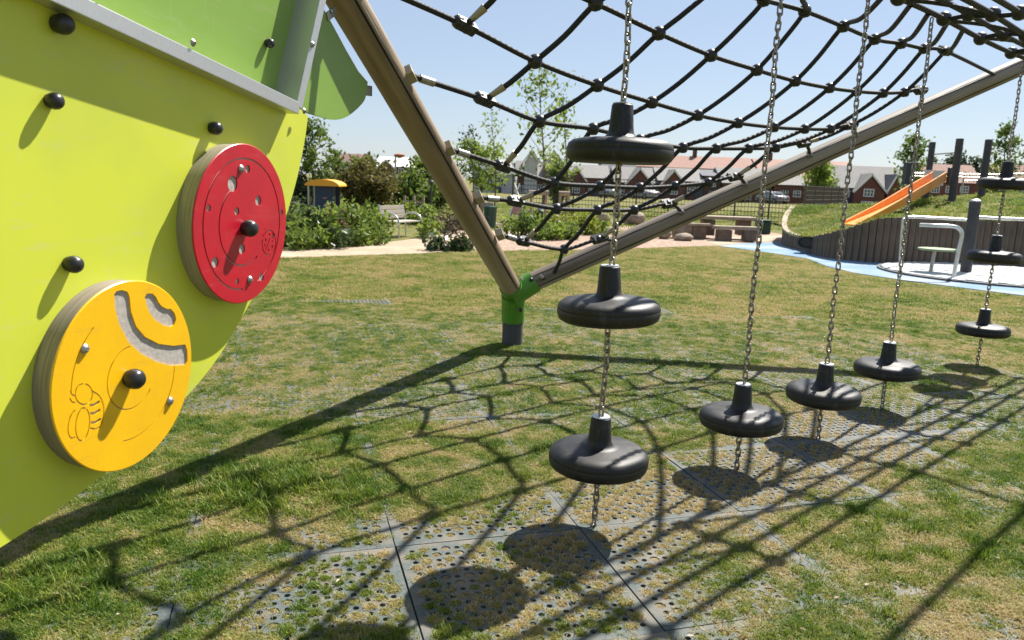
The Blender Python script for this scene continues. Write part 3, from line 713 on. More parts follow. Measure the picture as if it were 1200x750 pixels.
def spinner(name, label, cpx, depth, Rr, m_face, m_drum, cutters, knob, bolts):
    c = onplane(cpx[0], cpx[1], PN, POFF+depth)
    loc = V(c)-V(PN)*depth
    t = thing(name, label, 'spinning disc', loc, 'spinning discs on the climbing panel')
    t.rotation_mode = 'QUATERNION'; t.rotation_quaternion = P_FR.to_quaternion()
    FT = .007
    def L(x, y):
        p = onplane(x, y, PN, POFF+depth)-c; return (float(p.dot(pa)), float(p.dot(pb)))
    cut = MB(); cutters(cut, L, Rr, depth)
    me = boolean_cut(MB().lathe([(Rr-.004, depth-FT), (Rr, depth-FT+.002), (Rr, depth-.003), (Rr-.003, depth)], n=112), cut)
    me.materials.append(m_face); fo = bpy.data.objects.new('face_plate', me); COL.objects.link(fo); fo.parent = t
    d = MB().lathe([(Rr*.985, .001), (Rr*.992, depth-FT-.0005)], n=96).build('drum', m_drum, None, smooth=True); d.parent = t
    k = MB().lathe([(Rr*.95, depth-FT-.0004), (Rr*.95, depth-FT+.0015)], n=64).build('core', M['core'], None, smooth=True); k.parent = t
    h = MB().lathe([(.026, -.003), (.027, .005), (.032, .012), (.034, .025), (.031, .042), (.021, .053), (0, .057)], (*L(*knob), depth), 28).build('knob', M['plastic_black'], None, smooth=True, auto=1.2); h.parent = t
    for b_ in bolts:
        o = MB().lathe([(.016, 0), (.016, .003), (.012, .007), (.008, .011), (.004, .012), (.0, .009)], (*L(*b_), depth+.0005), 14).build('bolt', M['steel'], None, smooth=True); o.parent = t
    return t
ZA, ZB = .02, .2
def c4(x, y): return (200+x/3.41, 150+y/3.41)
def c5(x, y): return (30+x/2.886, 310+y/2.886)
def cut_red(mb, L, Rr, dp):
    ribbon(mb, arc(.82*Rr, -68, 268, n=90), .0075, ZA, ZB)
    ribbon(mb, arc(.515*Rr, 118, 305, n=60), .0075, ZA, ZB)
    for x, y, r_ in [(248, 223, .098), (308, 164, .052), (350, 290, .064), (265, 333, .05), (152, 320, .043), (443, 336, .036), (285, 484, .064), (178, 537, .066), (363, 596, .055), (266, 613, .04)]:
        cx, cy = L(*c4(x, y)); mb.prism(arc(r_*Rr, 0, 345, (cx, cy), n=23), ZA, ZB)
    cx, cy = L(*c4(393, 458)); q = .165*Rr
    ribbon(mb, arc(q, 30, 150, (cx, cy), n=20), .005, ZA, ZB); ribbon(mb, arc(q, 160, 380, (cx, cy), n=24), .005, ZA, ZB)
    ribbon(mb, [(cx-.5*q, cy-.6*q), (cx-.1*q, cy), (cx+.1*q, cy+.35*q)], .004, ZA, ZB)
    for dx, dy, r_ in [(-.5, .25, .12), (-.05, -.6, .1), (.45, -.35, .13), (-.6, -.15, .09), (.05, .65, .09), (.5, .1, .07)]:
        mb.prism(arc(r_*q, 0, 330, (cx+dx*q, cy+dy*q), n=11), ZA, ZB)
    mb.prism([(cx+.38*q, cy+.35*q), (cx+.62*q, cy+.3*q), (cx+.82*q, cy+.5*q), (cx+.55*q, cy+.78*q), (cx+.36*q, cy+.62*q)], ZA, ZB)
    for a in (120, 145, 175): mb.prism(arc(.04*q+.001, 0, 320, (cx+1.25*q*math.cos(R(a)), cy+1.25*q*math.sin(R(a))), n=8), ZA, ZB)
def cut_yel(mb, L, Rr, dp):
    band = [(300, 100), (303, 150), (318, 205), (350, 265), (395, 305), (445, 330), (490, 342), (540, 340), (548, 325), (547, 290), (540, 270), (500, 275), (450, 268), (405, 245), (375, 210), (357, 160), (352, 110), (345, 92), (325, 86), (308, 90)]
    mb.prism([L(*c5(*p)) for p in band][::-1], ZA, ZB)
    cres = [(403, 110), (410, 98), (430, 98), (443, 112), (450, 128), (462, 142), (478, 150), (492, 150), (505, 165), (510, 185), (502, 205), (490, 212), (465, 205), (435, 185), (415, 155)]
    mb.prism([L(*c5(*p)) for p in cres][::-1], ZA, ZB)
    kc = L(*c5(358, 382))
    def A(r_, a0, a1, w=.004, n=50): ribbon(mb, arc(r_*Rr, a0, a1, kc, n=n), w, ZA, ZB)
    A(.335, 92, 325); A(.67, -102, 8); A(.79, 128, 178)
    def line(pts, w=.0042): ribbon(mb, smooth_poly([L(*c5(*p)) for p in pts], 3), w, ZA, ZB)
    def ell(cx, cy, rx, ry, a0, a1, rot=0, n=14):
        o = []
        for i in range(n+1):
            q = R(a0+(a1-a0)*i/n); x, y = rx*math.cos(q), ry*math.sin(q); o.append((cx+x*math.cos(rot)-y*math.sin(rot), cy+x*math.sin(rot)+y*math.cos(rot)))
        line(o)
    ell(197, 438, 29, 35, -80, 265)                 # head
    ell(193, 540, 23, 56, -70, 280, R(6))           # near wing
    ell(165, 540, 20, 48, 60, 255, R(10))           # far wing
    line([(226, 428), (250, 445), (264, 480), (262, 520), (252, 553)]); line([(218, 552), (236, 556), (252, 548)])
    for yy, xx in [(466, 234), (494, 236), (525, 238)]:
        mb.prism([L(*c5(*p)) for p in [(xx-18, yy+6), (xx-2, yy+4), (xx+16, yy-8), (xx+18, yy), (xx+2, yy+13), (xx-16, yy+15)]][::-1], ZA, ZB)
    line([(150, 427), (158, 440), (167, 443)], .004); line([(149, 452), (158, 465), (168, 466)], .004)
spinner('spinning_disc', 'red round spinning disc with round holes on the lime climbing panel', (286.2, 263.4), .073, .3155, M['red'], M['drum'], cut_red, (286, 267), [c4(280, 163), c4(315, 606)])
spinner('spinning_disc', 'yellow round spinning disc engraved with a bee on the lime climbing panel', (152, 440.3), .073, .3155, M['yellow'], M['drum_brown'], cut_yel, (150, 443), [c5(199, 285), c5(487, 462)])

# ------------------------------------------------------------------ plants
def leaf_cloud(pts, size, m, name, parent, up_bias=.35, asp=.5):
    n = len(pts); pts = np.asarray(pts, float)
    nr = rng.normal(size=(n, 3)); nr[:, 2] += up_bias; nr /= np.linalg.norm(nr, axis=1)[:, None]
    t = rng.normal(size=(n, 3)); t -= nr*(t*nr).sum(1)[:, None]; t /= np.linalg.norm(t, axis=1)[:, None]; b_ = np.cross(nr, t)
    s_ = (size*rng.uniform(.6, 1.3, n))[:, None]
    v = np.stack([pts-t*s_, pts+b_*s_*asp-nr*s_*.12, pts+t*s_, pts-b_*s_*asp-nr*s_*.12], 1).reshape(-1, 3)
    v -= np.array(world_loc(parent))
    me = bpy.data.meshes.new(name); me.vertices.add(4*n); me.vertices.foreach_set('co', v.ravel())
    me.loops.add(4*n); me.loops.foreach_set('vertex_index', np.arange(4*n)); me.polygons.add(n)
    me.polygons.foreach_set('loop_start', np.arange(n)*4); me.polygons.foreach_set('loop_total', np.full(n, 4)); me.update(); me.validate()
    me.materials.append(m); o = bpy.data.objects.new(name, me); COL.objects.link(o); o.parent = parent; return o
def tree(label, base, top_z, lean, crown, n_limb, n_leaf, leaf, m, tr=.06, spread=.16, group=None, airy=False, name='tree', crown_bot=.35):
    # crown: half width ; limbs leave the trunk from crown_bot of the height
    base = np.array(base, float); H_ = top_z-base[2]; t = thing(name, label, 'tree', base, group)
    tp = [base+np.array([lean*q*H_+.02*H_*math.sin(q*5), .01*H_*math.sin(q*4), q*H_]) for q in np.linspace(0, .97, 9)]
    mb = MB().tube(tp, [tr*(1-.85*q) for q in np.linspace(0, 1, 9)], 8); pts = []
    def trunk(q): i = min(int(q*8/.97), 7); f_ = q*8/.97-i; return tp[i]*(1-f_)+tp[i+1]*f_
    for i in range(n_limb):
        q = crown_bot+(0.95-crown_bot)*((i+.5*rng.random())/n_limb); p = trunk(min(q, .96)); az = i*2.4+rng.uniform(-.5, .5)
        prof = math.sin(math.pi*min(1, max(.08, (q-crown_bot+.12)/(1.1-crown_bot))))**.7
        ln = crown*prof*rng.uniform(.65, 1.12); rise = rng.uniform(.5, 1.1)*(1.25 if airy else .6)
        e = p+np.array([math.cos(az)*ln, math.sin(az)*ln, ln*rise]); mid = (p+e)/2+np.array([0, 0, -.08*ln])
        mb.tube([p, mid, e], [tr*.4*(1-q*.6), tr*.25*(1-q*.6), tr*.08], 5)
        k = int(n_leaf/n_limb)
        w = rng.beta(1.6, 1.0, k)[:, None]
        c = np.where(w < .5, p+(mid-p)*w*2, mid+(e-mid)*(w-.5)*2)
        # clumps: twigs of leaves along the limb
        tw = max(3, k//14); off = rng.normal(size=(tw, 3))*spread*ln**.5*(np.array([1, 1, .8])); which = rng.integers(0, tw, k)
        pts.append(c+off[which]*(.35+.9*w)+rng.normal(size=(k, 3))*leaf*1.1)
    mb.build('trunk', M['bark_tree'], t, smooth=True)
    leaf_cloud(np.concatenate(pts), leaf, m, 'crown', t); return t
def shrub(label, base, w, h, d, n, leaf, m, group=None, name='shrub', stems=9, cat='shrub', spiky=False, asp=.5):
    base = np.array(base, float); t = thing(name, label, cat, base, group); mb = MB(); pts = []
    for i in range(stems):
        az = rng.uniform(0, 6.28); rr = math.sqrt(rng.random()); hh = h*rng.uniform(.6, 1.05)*(1-.35*rr*rr)
        e = base+np.array([math.cos(az)*rr*w/2, math.sin(az)*rr*d/2, hh]); s0 = base+np.array([math.cos(az)*rr*w*.2, math.sin(az)*rr*d*.2, 0])
        mb.tube([s0, (s0+e)/2+np.array([0, 0, .05*h]), e], [.012*h**.5, .009*h**.5, .004], 4)
        k = n//stems; q = rng.beta(2.2, 1.1, k)[:, None]
        c = s0+(e-s0)*q; sp = min(w, d)*.5/math.sqrt(stems)*1.15
        tw = max(3, k//8); off = rng.normal(size=(tw, 3))*np.array([sp, sp, sp*.7]); which = rng.integers(0, tw, k)
        p = c+off[which]*.8+rng.normal(size=(k, 3))*leaf*.9; p[:, 2] = np.maximum(p[:, 2], base[2]+.02+leaf*.3); pts.append(p)
    mb.build('stem', M['bark_tree'], t); leaf_cloud(np.concatenate(pts), leaf, m, 'foliage', t, up_bias=.5, asp=asp); return t
def wpx(px0, px1, Y): return (px1-px0)/F_PX*Y

# hedge bed to the left of the bench
hb = [(338, 292, 240, 'lf_mid'), (352, 291, 246, 'lf_dark'), (362, 289, 236, 'lf_bluish'), (374, 290, 243, 'lf_fresh'), (385, 288, 236, 'lf_mid'), (397, 289, 241, 'lf_brown'), (405, 287, 233, 'lf_fresh'), (417, 287, 240, 'lf_mid'), (428, 285, 232, 'lf_fresh'), (437, 284.5, 243, 'lf_mid')]
LN = {'lf_mid': 'mid green', 'lf_dark': 'dark green', 'lf_bluish': 'grey green', 'lf_fresh': 'fresh green', 'lf_brown': 'reddish brown tinged', 'lf_lime': 'yellow green', 'lf_purple': 'purplish'}
ORD = 'first second third fourth fifth sixth seventh eighth ninth tenth eleventh'.split()
for qi, (x, yb, yt, mm) in enumerate(hb):
    g = gnd(x, yb); Y = g[1]+.7; g = atY(x, yb, Y)*0+np.array([g[0]*Y/g[1], Y, 0]); hz = (atY(x, yt, Y))[2]
    shrub('bushy %s shrub in the hedge bed, %s from the lime panel' % (LN[mm], ORD[qi]), g, 1.0, hz*1.0, 1.3, 620, .075, M[mm], 'shrubs in the hedge bed left of the bench')
for qi, (x, yb, mm) in enumerate([(343, 293, 'lf_fresh'), (360, 292, 'lf_mid'), (378, 291, 'lf_fresh'), (394, 291, 'lf_dark'), (410, 289, 'lf_mid'), (425, 288, 'lf_fresh'), (440, 287, 'lf_mid')]):
    g = gnd(x, yb); shrub('low broad leaved %s plant on the path edge, %s from the lime panel' % (LN[mm], ORD[qi]), g, .7, .48, .5, 150, .09, M[mm], 'low plants edging the hedge bed', name='bed_plant', cat='plant', stems=7, asp=.38)
for x, yb, yt, mm in [(350, 262, 228, 'lf_bluish'), (470, 262, 236, 'lf_lime'), (482, 262, 239, 'lf_mid'), (500, 264, 240, 'lf_fresh')]:
    g = gnd(x, yb); hz = atY(x, yt, g[1])[2]; shrub('loose %s shrub %s' % (LN[mm], {350: 'at the panel edge behind the hedge bed', 470: 'just behind the backrest of the armrest bench', 482: 'rising behind the armrest bench seat', 500: 'behind the right armrest of the bench'}[x]), g, 1.3, hz, 1, 420, .08, M[mm], 'shrubs behind the armrest bench')
g = gnd(497, 279); shrub('small green plant right beside the armrest bench', g, .9, .62, .6, 240, .085, M['lf_fresh'], name='bed_plant', cat='plant', asp=.4)
g = gnd(523, 293.5); shrub('dark low spreading plant at the lawn edge beside the sloping timber pole', g, 1.15, .36, .55, 330, .1, M['lf_dark'], name='bed_plant', cat='plant', asp=.35)
g = gnd(545, 293); shrub('purplish low plant at the lawn edge behind the sloping timber pole', g, .6, .36, .5, 160, .085, M['lf_purple'], name='bed_plant', cat='plant')
for x, yb, yt in [(515, 274, 250), (530, 272, 252), (545, 270, 250)]:
    g = gnd(x, yb); hz = atY(x, yt, g[1])[2]; shrub('brownish purple shrub across the path, %s' % {515: 'farthest from the sloping timber pole', 530: 'between two other purple shrubs', 545: 'half hidden by the sloping timber pole'}[x], g, 1.0, hz, .9, 320, .07, M['lf_purple'], 'purple shrubs across the path')
# bright shrubs under the net
WH = {600: 'nearest the sloping timber pole, small', 613: 'left of the navy bollard, low', 622: 'just left of the navy bollard, tallest one', 643: 'just right of the navy bollard', 655: 'under the short log beam, tall', 672: 'between the log beam and the pod chain, widest one', 688: 'touching the nearest pod chain, beside the widest shrub', 702: 'just right of the nearest pod chain', 650: 'low in front right of the navy bollard', 670: 'low in front of the widest shrub', 632: 'low at the foot of the navy bollard'}
for x, yb, yt, w_, mm in [(600, 277, 256, .6, 'lf_fresh'), (613, 279, 250, .6, 'lf_mid'), (622, 276, 235, .8, 'lf_mid'), (643, 279, 254, .7, 'lf_fresh'), (655, 276, 244, .9, 'lf_lime'), (672, 274, 243, 1.0, 'lf_lime'), (688, 275, 251, .9, 'lf_lime'), (702, 274, 258, .8, 'lf_fresh'), (650, 281, 263, .7, 'lf_fresh'), (670, 280, 262, .6, 'lf_mid'), (632, 281, 264, .6, 'lf_mid')]:
    g = gnd(x, yb); hz = atY(x, yt, g[1])[2]; shrub('%s bark bed shrub %s' % (LN[mm], WH[x]), g, w_*1.15, hz, .8, 300, .08, M[mm], 'shrubs in the bark bed behind the net')
# large bushes and trees behind
def big_bush(label, x, Y, yt, wpx_, m, n=2600, leaf=.12, zb=0):
    p = atY(x, 230, Y); h = atY(x, yt, Y)[2]-zb; w = wpx_/F_PX*Y
    shrub(label, (p[0], Y, zb), w, h, w*.8, n, leaf, M[m], name='bush', stems=34, cat='bush')
big_bush('large olive brown bush right of the orange roofed playhouse', 428, 38, 186, 74, 'lf_olive', 4200)
big_bush('dark green bush just right of the lamp post', 484, 40, 196, 58, 'lf_mid', 2600)
big_bush('rounded bush between the playhouse roof and the leafy tree at the panel edge', 384, 42, 193, 34, 'lf_mid', 1500)
big_bush('pale grey green bush at the edge of the lime panel above the hedge', 352, 40, 198, 34, 'lf_bluish', 1500)
big_bush('green bush low behind the timber pole left of the net', 512, 44, 212, 30, 'lf_fresh', 900)
def tree_px(label, x, Y, yt, halfpx, *a, xl=0, **k):
    p = atY(x, 240, Y); return tree(label, (p[0], Y, 0), atY(x, yt, Y)[2], -.03, halfpx/F_PX*Y, *a, **k)
tree_px('leafy tree rising beside the right edge of the lime panel', 366, 40, 138, 27, 18, 1300, .13, M['lf_mid'], tr=.09)
tree_px('airy young tree with bright leaves, tallest one behind the rope net', 635, 30, 82, 33, 22, 520, .105, M['lf_fresh'], tr=.055, airy=True, spread=.14)
tree_px('sparse thin young tree between the tallest young tree and the nearest hanging pod', 662, 33, 105, 20, 15, 300, .105, M['lf_fresh'], tr=.05, airy=True, spread=.1)
big_bush('compact dark green bush in front of the gabled house under the young trees', 655, 60, 176, 30, 'lf_mid', 1300, .16)
tree_px('bushy green tree right behind the sloping timber pole', 562, 45, 168, 36, 18, 1300, .15, M['lf_fresh'], tr=.08, spread=.22, crown_bot=.3)
tree_px('bare topped thin tree just right of the sloping timber pole', 553, 42, 142, 12, 12, 170, .1, M['lf_bluish'], tr=.045, airy=True)
tree_px('thin upright tree with wispy top between the pole and the tallest young tree', 579, 42, 126, 16, 14, 210, .1, M['lf_fresh'], tr=.045, airy=True)
tree_px('round green tree in front of the terracotta roofs below the right pole', 957, 60, 186, 21, 20, 1500, .17, M['lf_fresh'], tr=.09, crown_bot=.3)
tree_px('tall narrow tree left of the dark slide posts', 1067, 48, 155, 20, 22, 1700, .13, M['lf_mid'], tr=.08, crown_bot=.15)
tree_px('tall narrow tree right of the dark slide posts behind the far pods', 1172, 48, 142, 20, 22, 1500, .13, M['lf_mid'], tr=.08, crown_bot=.15)
for i, (x, Y, yt, h_) in enumerate([(1108, 150, 183, 18), (1122, 150, 182, 16), (1140, 150, 185, 15)]):
    tree_px('pale distant tree above the pink roofs, ' + ['left one by the middle slide post', 'middle one of three', 'right one nearest the right slide post'][i], x, Y, yt, h_, 14, 700, .4, M['lf_bluish'], tr=.2, crown_bot=.25, group='distant trees above the pink roofs')
for x, yt, h_ in [(433, 182, 11), (490, 185, 12), (503, 183, 12), (418, 186, 10), (395, 176, 9)]:
    tree_px('distant tree among the left roofs, ' + {433: 'over the olive bush', 490: 'just right of the lamp post', 503: 'touching the sloping timber pole', 418: 'by the dark red roof', 395: 'behind the leafy tree by the panel'}[x], x, 95, yt, h_, 12, 420, .3, M['lf_mid'], tr=.15, crown_bot=.25, group='distant trees among the left roofs')
for x in (1192, 1222): tree_px('distant tree at the far right beyond the mound, ' + ('above the highest far pod' if x < 1200 else 'over the pink house'), x, 150, 188, 14, 12, 420, .4, M['lf_bluish'], tr=.2, crown_bot=.25, group='distant trees at the far right')

# ------------------------------------------------------------------ houses
def gable_prism(mb, x0, x1, y0, y1, z0, z1):   # ridge along x: roof solid over [x0,x1] x [y0,y1]
    ym = (y0+y1)/2; mb.add([(x0, y0, z0), (x1, y0, z0), (x1, y1, z0), (x0, y1, z0), (x0, ym, z1), (x1, ym, z1)], [(0, 3, 2, 1), (0, 1, 5, 4), (2, 3, 4, 5), (0, 4, 3), (1, 2, 5)])
def window(par, c, w, h, cols=3, rows=1):
    f_ = MB(); x, y, z = c; t_ = .09
    f_.box((x, y, z+h/2), (w+t_, .12, t_)).box((x, y, z-h/2), (w+t_, .12, t_)).box((x-w/2, y, z), (t_, .12, h-t_)).box((x+w/2, y, z), (t_, .12, h-t_))
    for i in range(1, cols): f_.box((x-w/2+w*i/cols, y, z), (.07, .1, h-t_))
    for i in range(1, rows+1): f_.box((x, y+.01, z-h/2+h*i/(rows+1)), (w-t_, .08, .05))
    fo = f_.build('window', M['white'], par); MB().box((x, y+.04, z), (w-.02, .03, h-.02)).build('pane', M['pane'], fo)
def house(label, x0, x1, yr, ye, Y, roof, wall, gables=(), wins=(), door=None, dep=8., chim=(), gmat=None, cat='house', name='house'):
    a, b_ = atY(x0, ye, Y), atY(x1, ye, Y); ze = (a[2]+b_[2])/2; zr = atY((x0+x1)/2, yr, Y+dep/2)[2]
    c = np.array([(a[0]+b_[0])/2, Y+dep/2, 0]); t = thing(name, label, cat, c)
    MB().box(((a[0]+b_[0])/2, Y+dep/2, ze/2), (b_[0]-a[0], dep, ze)).build('wall', M[wall], t)
    mb = MB(); gable_prism(mb, a[0]-.3, b_[0]+.3, Y-.35, Y+dep+.35, ze-.02, zr); mb.build('roof', M[roof], t)
    for gx0, gx1, ga, gy in gables:       # front gables: brick triangle over a projecting bay
        g0, g1 = atY(gx0, gy, Y-.8), atY(gx1, gy, Y-.8); gm = (g0[0]+g1[0])/2; zt = atY((gx0+gx1)/2, ga, Y-.8)[2]; zg = (g0[2]+g1[2])/2
        m_ = MB().add([(g0[0], Y-.8, 0), (g1[0], Y-.8, 0), (g1[0], Y-.8, zg), (gm, Y-.8, zt), (g0[0], Y-.8, zg), (g0[0], Y+2, 0), (g1[0], Y+2, 0), (g1[0], Y+2, zg), (gm, Y+2, zt), (g0[0], Y+2, zg)], [(0, 1, 2, 3, 4), (9, 8, 7, 6, 5), (0, 4, 9, 5), (1, 6, 7, 2), (4, 3, 8, 9), (3, 2, 7, 8)])
        m_.build('gable_bay', M[gmat or wall], t)
        r_ = MB(); e = .22
        for sgn, gx in ((-1, g0[0]), (1, g1[0])):
            p = [Vector((gm, Y-1.05, zt+.04)), Vector((gx+sgn*e, Y-1.05, zg-.02)), Vector((gx+sgn*e, Y+3.5, zg-.02)), Vector((gm, Y+3.5, zt+.04))]
            r_.add(p+[q+Vector((0, 0, .16)) for q in p], [(3, 2, 1, 0), (4, 5, 6, 7), (0, 1, 5, 4), (1, 2, 6, 5), (2, 3, 7, 6), (3, 0, 4, 7)])
        r_.build('roof', M[roof], t)
        bb = MB()
        for sgn, gx in ((-1, g0[0]), (1, g1[0])): bb.bar((gm, Y-1.08, zt+.05), (gx+sgn*e, Y-1.08, zg), .05, .2)
        bb.build('bargeboard', M['white'], t)
    for wx, wy, ww, wh, pr in wins:
        yy = Y-.06-(.8 if pr else 0); p = atY(wx, wy, yy); window(t, (p[0], yy, p[2]), ww/F_PX*Y, wh/F_PX*Y, 3 if ww > 7 else 2, 1)
    if door:
        dx, pr = door; yy = Y-.04-(.8 if pr else 0); p = atY(dx, 232, yy); MB().box((p[0], yy, 1.0), (.95, .1, 2.0)).build('door', M['door'], t)
    for cx in chim:
        p = atY(cx, yr, Y+dep/2); MB().box((p[0], Y+dep/2, zr+.3), (.6, .8, 1.5)).build('chimney', M['brick2'], t)
    return t
HY = 104
house('brick house with two white gabled dormers and grey roof behind the young trees', 606, 656, 189, 207, HY, 'slate', 'brick', gables=[(615, 630, 177, 190), (643, 656, 178, 190)], wins=[(614, 222, 9, 8, 0), (632, 221, 9, 8, 0), (648, 222, 9, 8, 0)], door=(624, 0), gmat='render')
house('brick house with one small gable and wide grey roof left of the near pod chain', 660, 713, 193, 208, HY, 'slate', 'brick', gables=[(664, 686, 196, 213)], wins=[(675, 222, 8, 8, 1), (694, 221, 8, 7, 0), (706, 221, 7, 7, 0)], door=(700, 0))
house('dark slate roofed house partly hidden behind the nearest pod', 708, 744, 184, 202, HY+12, 'slate_dark', 'brick2', wins=[(720, 212, 7, 6, 0)])
house('brick house with single steep gable right of the near pod chain', 722, 771, 196, 214, HY, 'slate', 'brick', gables=[(734, 764, 198, 217)], wins=[(749, 224, 10, 7, 1), (728, 224, 7, 7, 0), (768, 222, 5, 7, 0)], door=(757, 1), chim=())
house('brick house with single gable and wide roof at the middle of the terrace', 773, 823, 197, 212, HY, 'slate', 'brick', gables=[(776, 802, 200, 217)], wins=[(789, 224, 9, 7, 1), (810, 222, 9, 7, 0)], door=(818, 0))
house('narrow brown brick house with dark roof in the terrace left of the chains', 825, 846, 199, 206, HY+1, 'slate_dark', 'brick2', wins=[(835, 215, 8, 7, 0), (835, 228, 8, 7, 0)])
house('grey roofed brick house seen just above the right timber pole', 848, 905, 197, 215, HY, 'slate', 'brick2', wins=[(858, 226, 9, 7, 0), (876, 227, 9, 7, 0), (895, 227, 9, 7, 0)])
house('grey roofed house with pale wall behind the wire fence corner', 908, 944, 199, 217, HY, 'slate', 'brick', wins=[(919, 226, 8, 7, 0), (934, 227, 8, 7, 0)])
house('brown brick house with terracotta roof behind the round green tree', 946, 980, 196, 214, HY+2, 'terra', 'brick2', wins=[(956, 226, 8, 7, 0), (970, 226, 8, 7, 0)])
house('red brick house with broad front gable and white windows behind the orange slide', 984, 1064, 195, 221, HY-4, 'slate', 'brick', gables=[(1001, 1037, 205, 226), (1040, 1056, 206, 226)], wins=[(1018, 226, 11, 8, 1), (1016, 240, 13, 7, 1), (992, 227, 6, 7, 0)], door=(997, 0))
house('pale rendered house end next to the tall narrow tree', 1056, 1082, 212, 219, HY+4, 'slate', 'render', wins=[(1060, 228, 4, 9, 0), (1074, 228, 5, 8, 0)])
for i, (x0, x1, yr, ye, lab) in enumerate([(744, 884, 183, 197, 'long terracotta roofed terrace behind the gabled brick houses'), (890, 1004, 188, 201, 'terracotta roofed terrace behind the round green tree and grey roofs'), (1086, 1150, 193, 214, 'long pink roofed house beyond the dark slide posts'), (1172, 1262, 194, 217, 'pink roofed house at the far right beyond the mound')]):
    house(lab, x0, x1, yr, ye, HY+26, 'terra', 'brick', wins=[(q, ye+8, 9, 7, 0) for q in np.arange(x0+10, x1-5, 17)], chim=(x0+12, (x0+x1)/2) if i < 2 else ())
house('dark red roofed house beyond the olive bush near the panel', 392, 426, 180, 190, HY+6, 'terra_dark', 'render', wins=[(404, 196, 6, 6, 0), (416, 196, 6, 6, 0)])
house('pale roofed house behind the lamp post', 441, 480, 184, 195, HY+6, 'white', 'brick2', gables=[(443, 462, 188, 198)], wins=[(470, 201, 6, 6, 0)])
house('pale grey house hidden behind the timber pole and green tree', 555, 604, 190, 204, HY, 'slate_dark', 'render', wins=[(560, 214, 7, 9, 0), (574, 214, 7, 9, 0), (590, 214, 7, 9, 0)], door=(583, 0))

# ------------------------------------------------------------------ wire sports fence
fence = thing('wire_fence', 'dark wire mesh sports fence with tall posts in front of the houses', 'fence', gnd(940, 263))
c0, c1, c2 = gnd(600, 248), gnd(940, 263), atY(988, 250, 50)*np.array([1, 1, 0])
FH = 1.98
def bay(p, q, m, mpost, dens=.16):
    n_ = 9; MB().bar((p[0], p[1], 0), (p[0], p[1], FH+.08), .07, .07, upv=(0, 1, 0)).build('post', mpost, fence)
    mb = MB()
    for i in range(n_): z = .08+i*(FH-.1)/(n_-1); mb.bar((p[0], p[1], z), (q[0], q[1], z), .02, .035)
    k = int(np.linalg.norm(q-p)/dens)
    for i in range(1, k): r_ = p+(q-p)*i/k; mb.box((r_[0], r_[1]+.02, FH/2), (.016, .016, FH-.06))
    mb.build('mesh_panel', m, fence)
nb = 9
for i in range(nb): bay(c0+(c1-c0)*i/nb, c0+(c1-c0)*(i+1)/nb, M['fence'], M['fence'])
for i in range(5): bay(c1+(c2-c1)*i/5, c1+(c2-c1)*(i+1)/5, M['fence_rust'], M['fence_rust'], .12)
MB().box((c2[0], c2[1], FH/2), (.08, .08, FH+.1)).build('post', M['fence'], fence)

# ------------------------------------------------------------------ parked cars
def car(label, px, py, Y, rz, paint):
    p = atY(px, py, Y); t = thing('parked_car', label, 'car', (p[0], Y, 0), 'cars parked in front of the houses'); t.rotation_euler = (0, 0, rz)
    def cb(mb, name, m, par=t, **k): o = mb.build(name, m, None, **k); o.parent = par; return o
    prof = [(-2.05, .35), (-2.1, .7), (-1.95, .95), (-1.2, 1.02), (-.55, 1.45), (.75, 1.48), (1.55, 1.05), (2.0, .9), (2.08, .6), (2.02, .35)]
    vs = []; n = len(prof)
    for sy in (-.86, .86): vs += [(x, sy*(.86 if z > 1.1 else 1), z) for x, z in prof]
    fs = [tuple(range(n)), tuple(range(2*n-1, n-1, -1))]+[(i, n+i, n+(i+1) % n, (i+1) % n) for i in range(n)]
    cb(MB().add(vs, fs), 'body', paint, bevel=.05, smooth=True)
    for sy in (-1, 1):
        cb(MB().add([(-1.0, sy*.815, 1.07), (1.3, sy*.815, 1.07), (.72, sy*.755, 1.4), (-.5, sy*.755, 1.4)], [(0, 1, 2, 3)]).add([(-1.0, sy*.79, 1.07), (1.3, sy*.79, 1.07), (.72, sy*.73, 1.4), (-.5, sy*.73, 1.4)], [(0, 1, 2, 3)]), 'side_window', M['pane'])
        for x in (-1.3, 1.3):
            wfr = Matrix(((1, 0, 0), (0, 0, 1), (0, -1, 0))).transposed()
            o = cb(MB().tube([(x, sy*.68, .32), (x, sy*.89, .32)], .32, 16), 'wheel', M['tyre']); cb(MB().tube([(x, sy*.885, .32), (x, sy*.905, .32)], .18, 12), 'rim', M['steel'], o)
        cb(MB().box((2.0, sy*.6, .74), (.1, .34, .14)), 'headlight', M['white']); cb(MB().box((-2.04, sy*.62, .8), (.1, .26, .16)), 'tail_light', M['red'])
    cb(MB().add([(-1.17, -.7, 1.06), (-1.17, .7, 1.06), (-.6, .66, 1.43), (-.6, -.66, 1.43)], [(0, 1, 2, 3)]).add([(1.5, -.7, 1.1), (1.5, .7, 1.1), (.82, .66, 1.46), (.82, -.66, 1.46)], [(0, 1, 2, 3)]), 'windscreen', M['pane'])
car('silver car parked behind the fence just right of the near pod chain', 714, 233, 96, R(250), M['carSilver'])
car('white car parked behind the fence right of the silver car', 755, 235, 96, R(115), M['carWhite'])
car('silver grey car parked behind the fence left of the chain of the largest single pod', 867, 241, 96, R(240), M['carSilver'])
car('white van like car parked behind the fence right of the grey car', 904, 241, 96, R(115), M['carWhite'])
car('dark car parked by the fence corner near the round green tree', 968, 245, 88, R(160), M['carDark'])

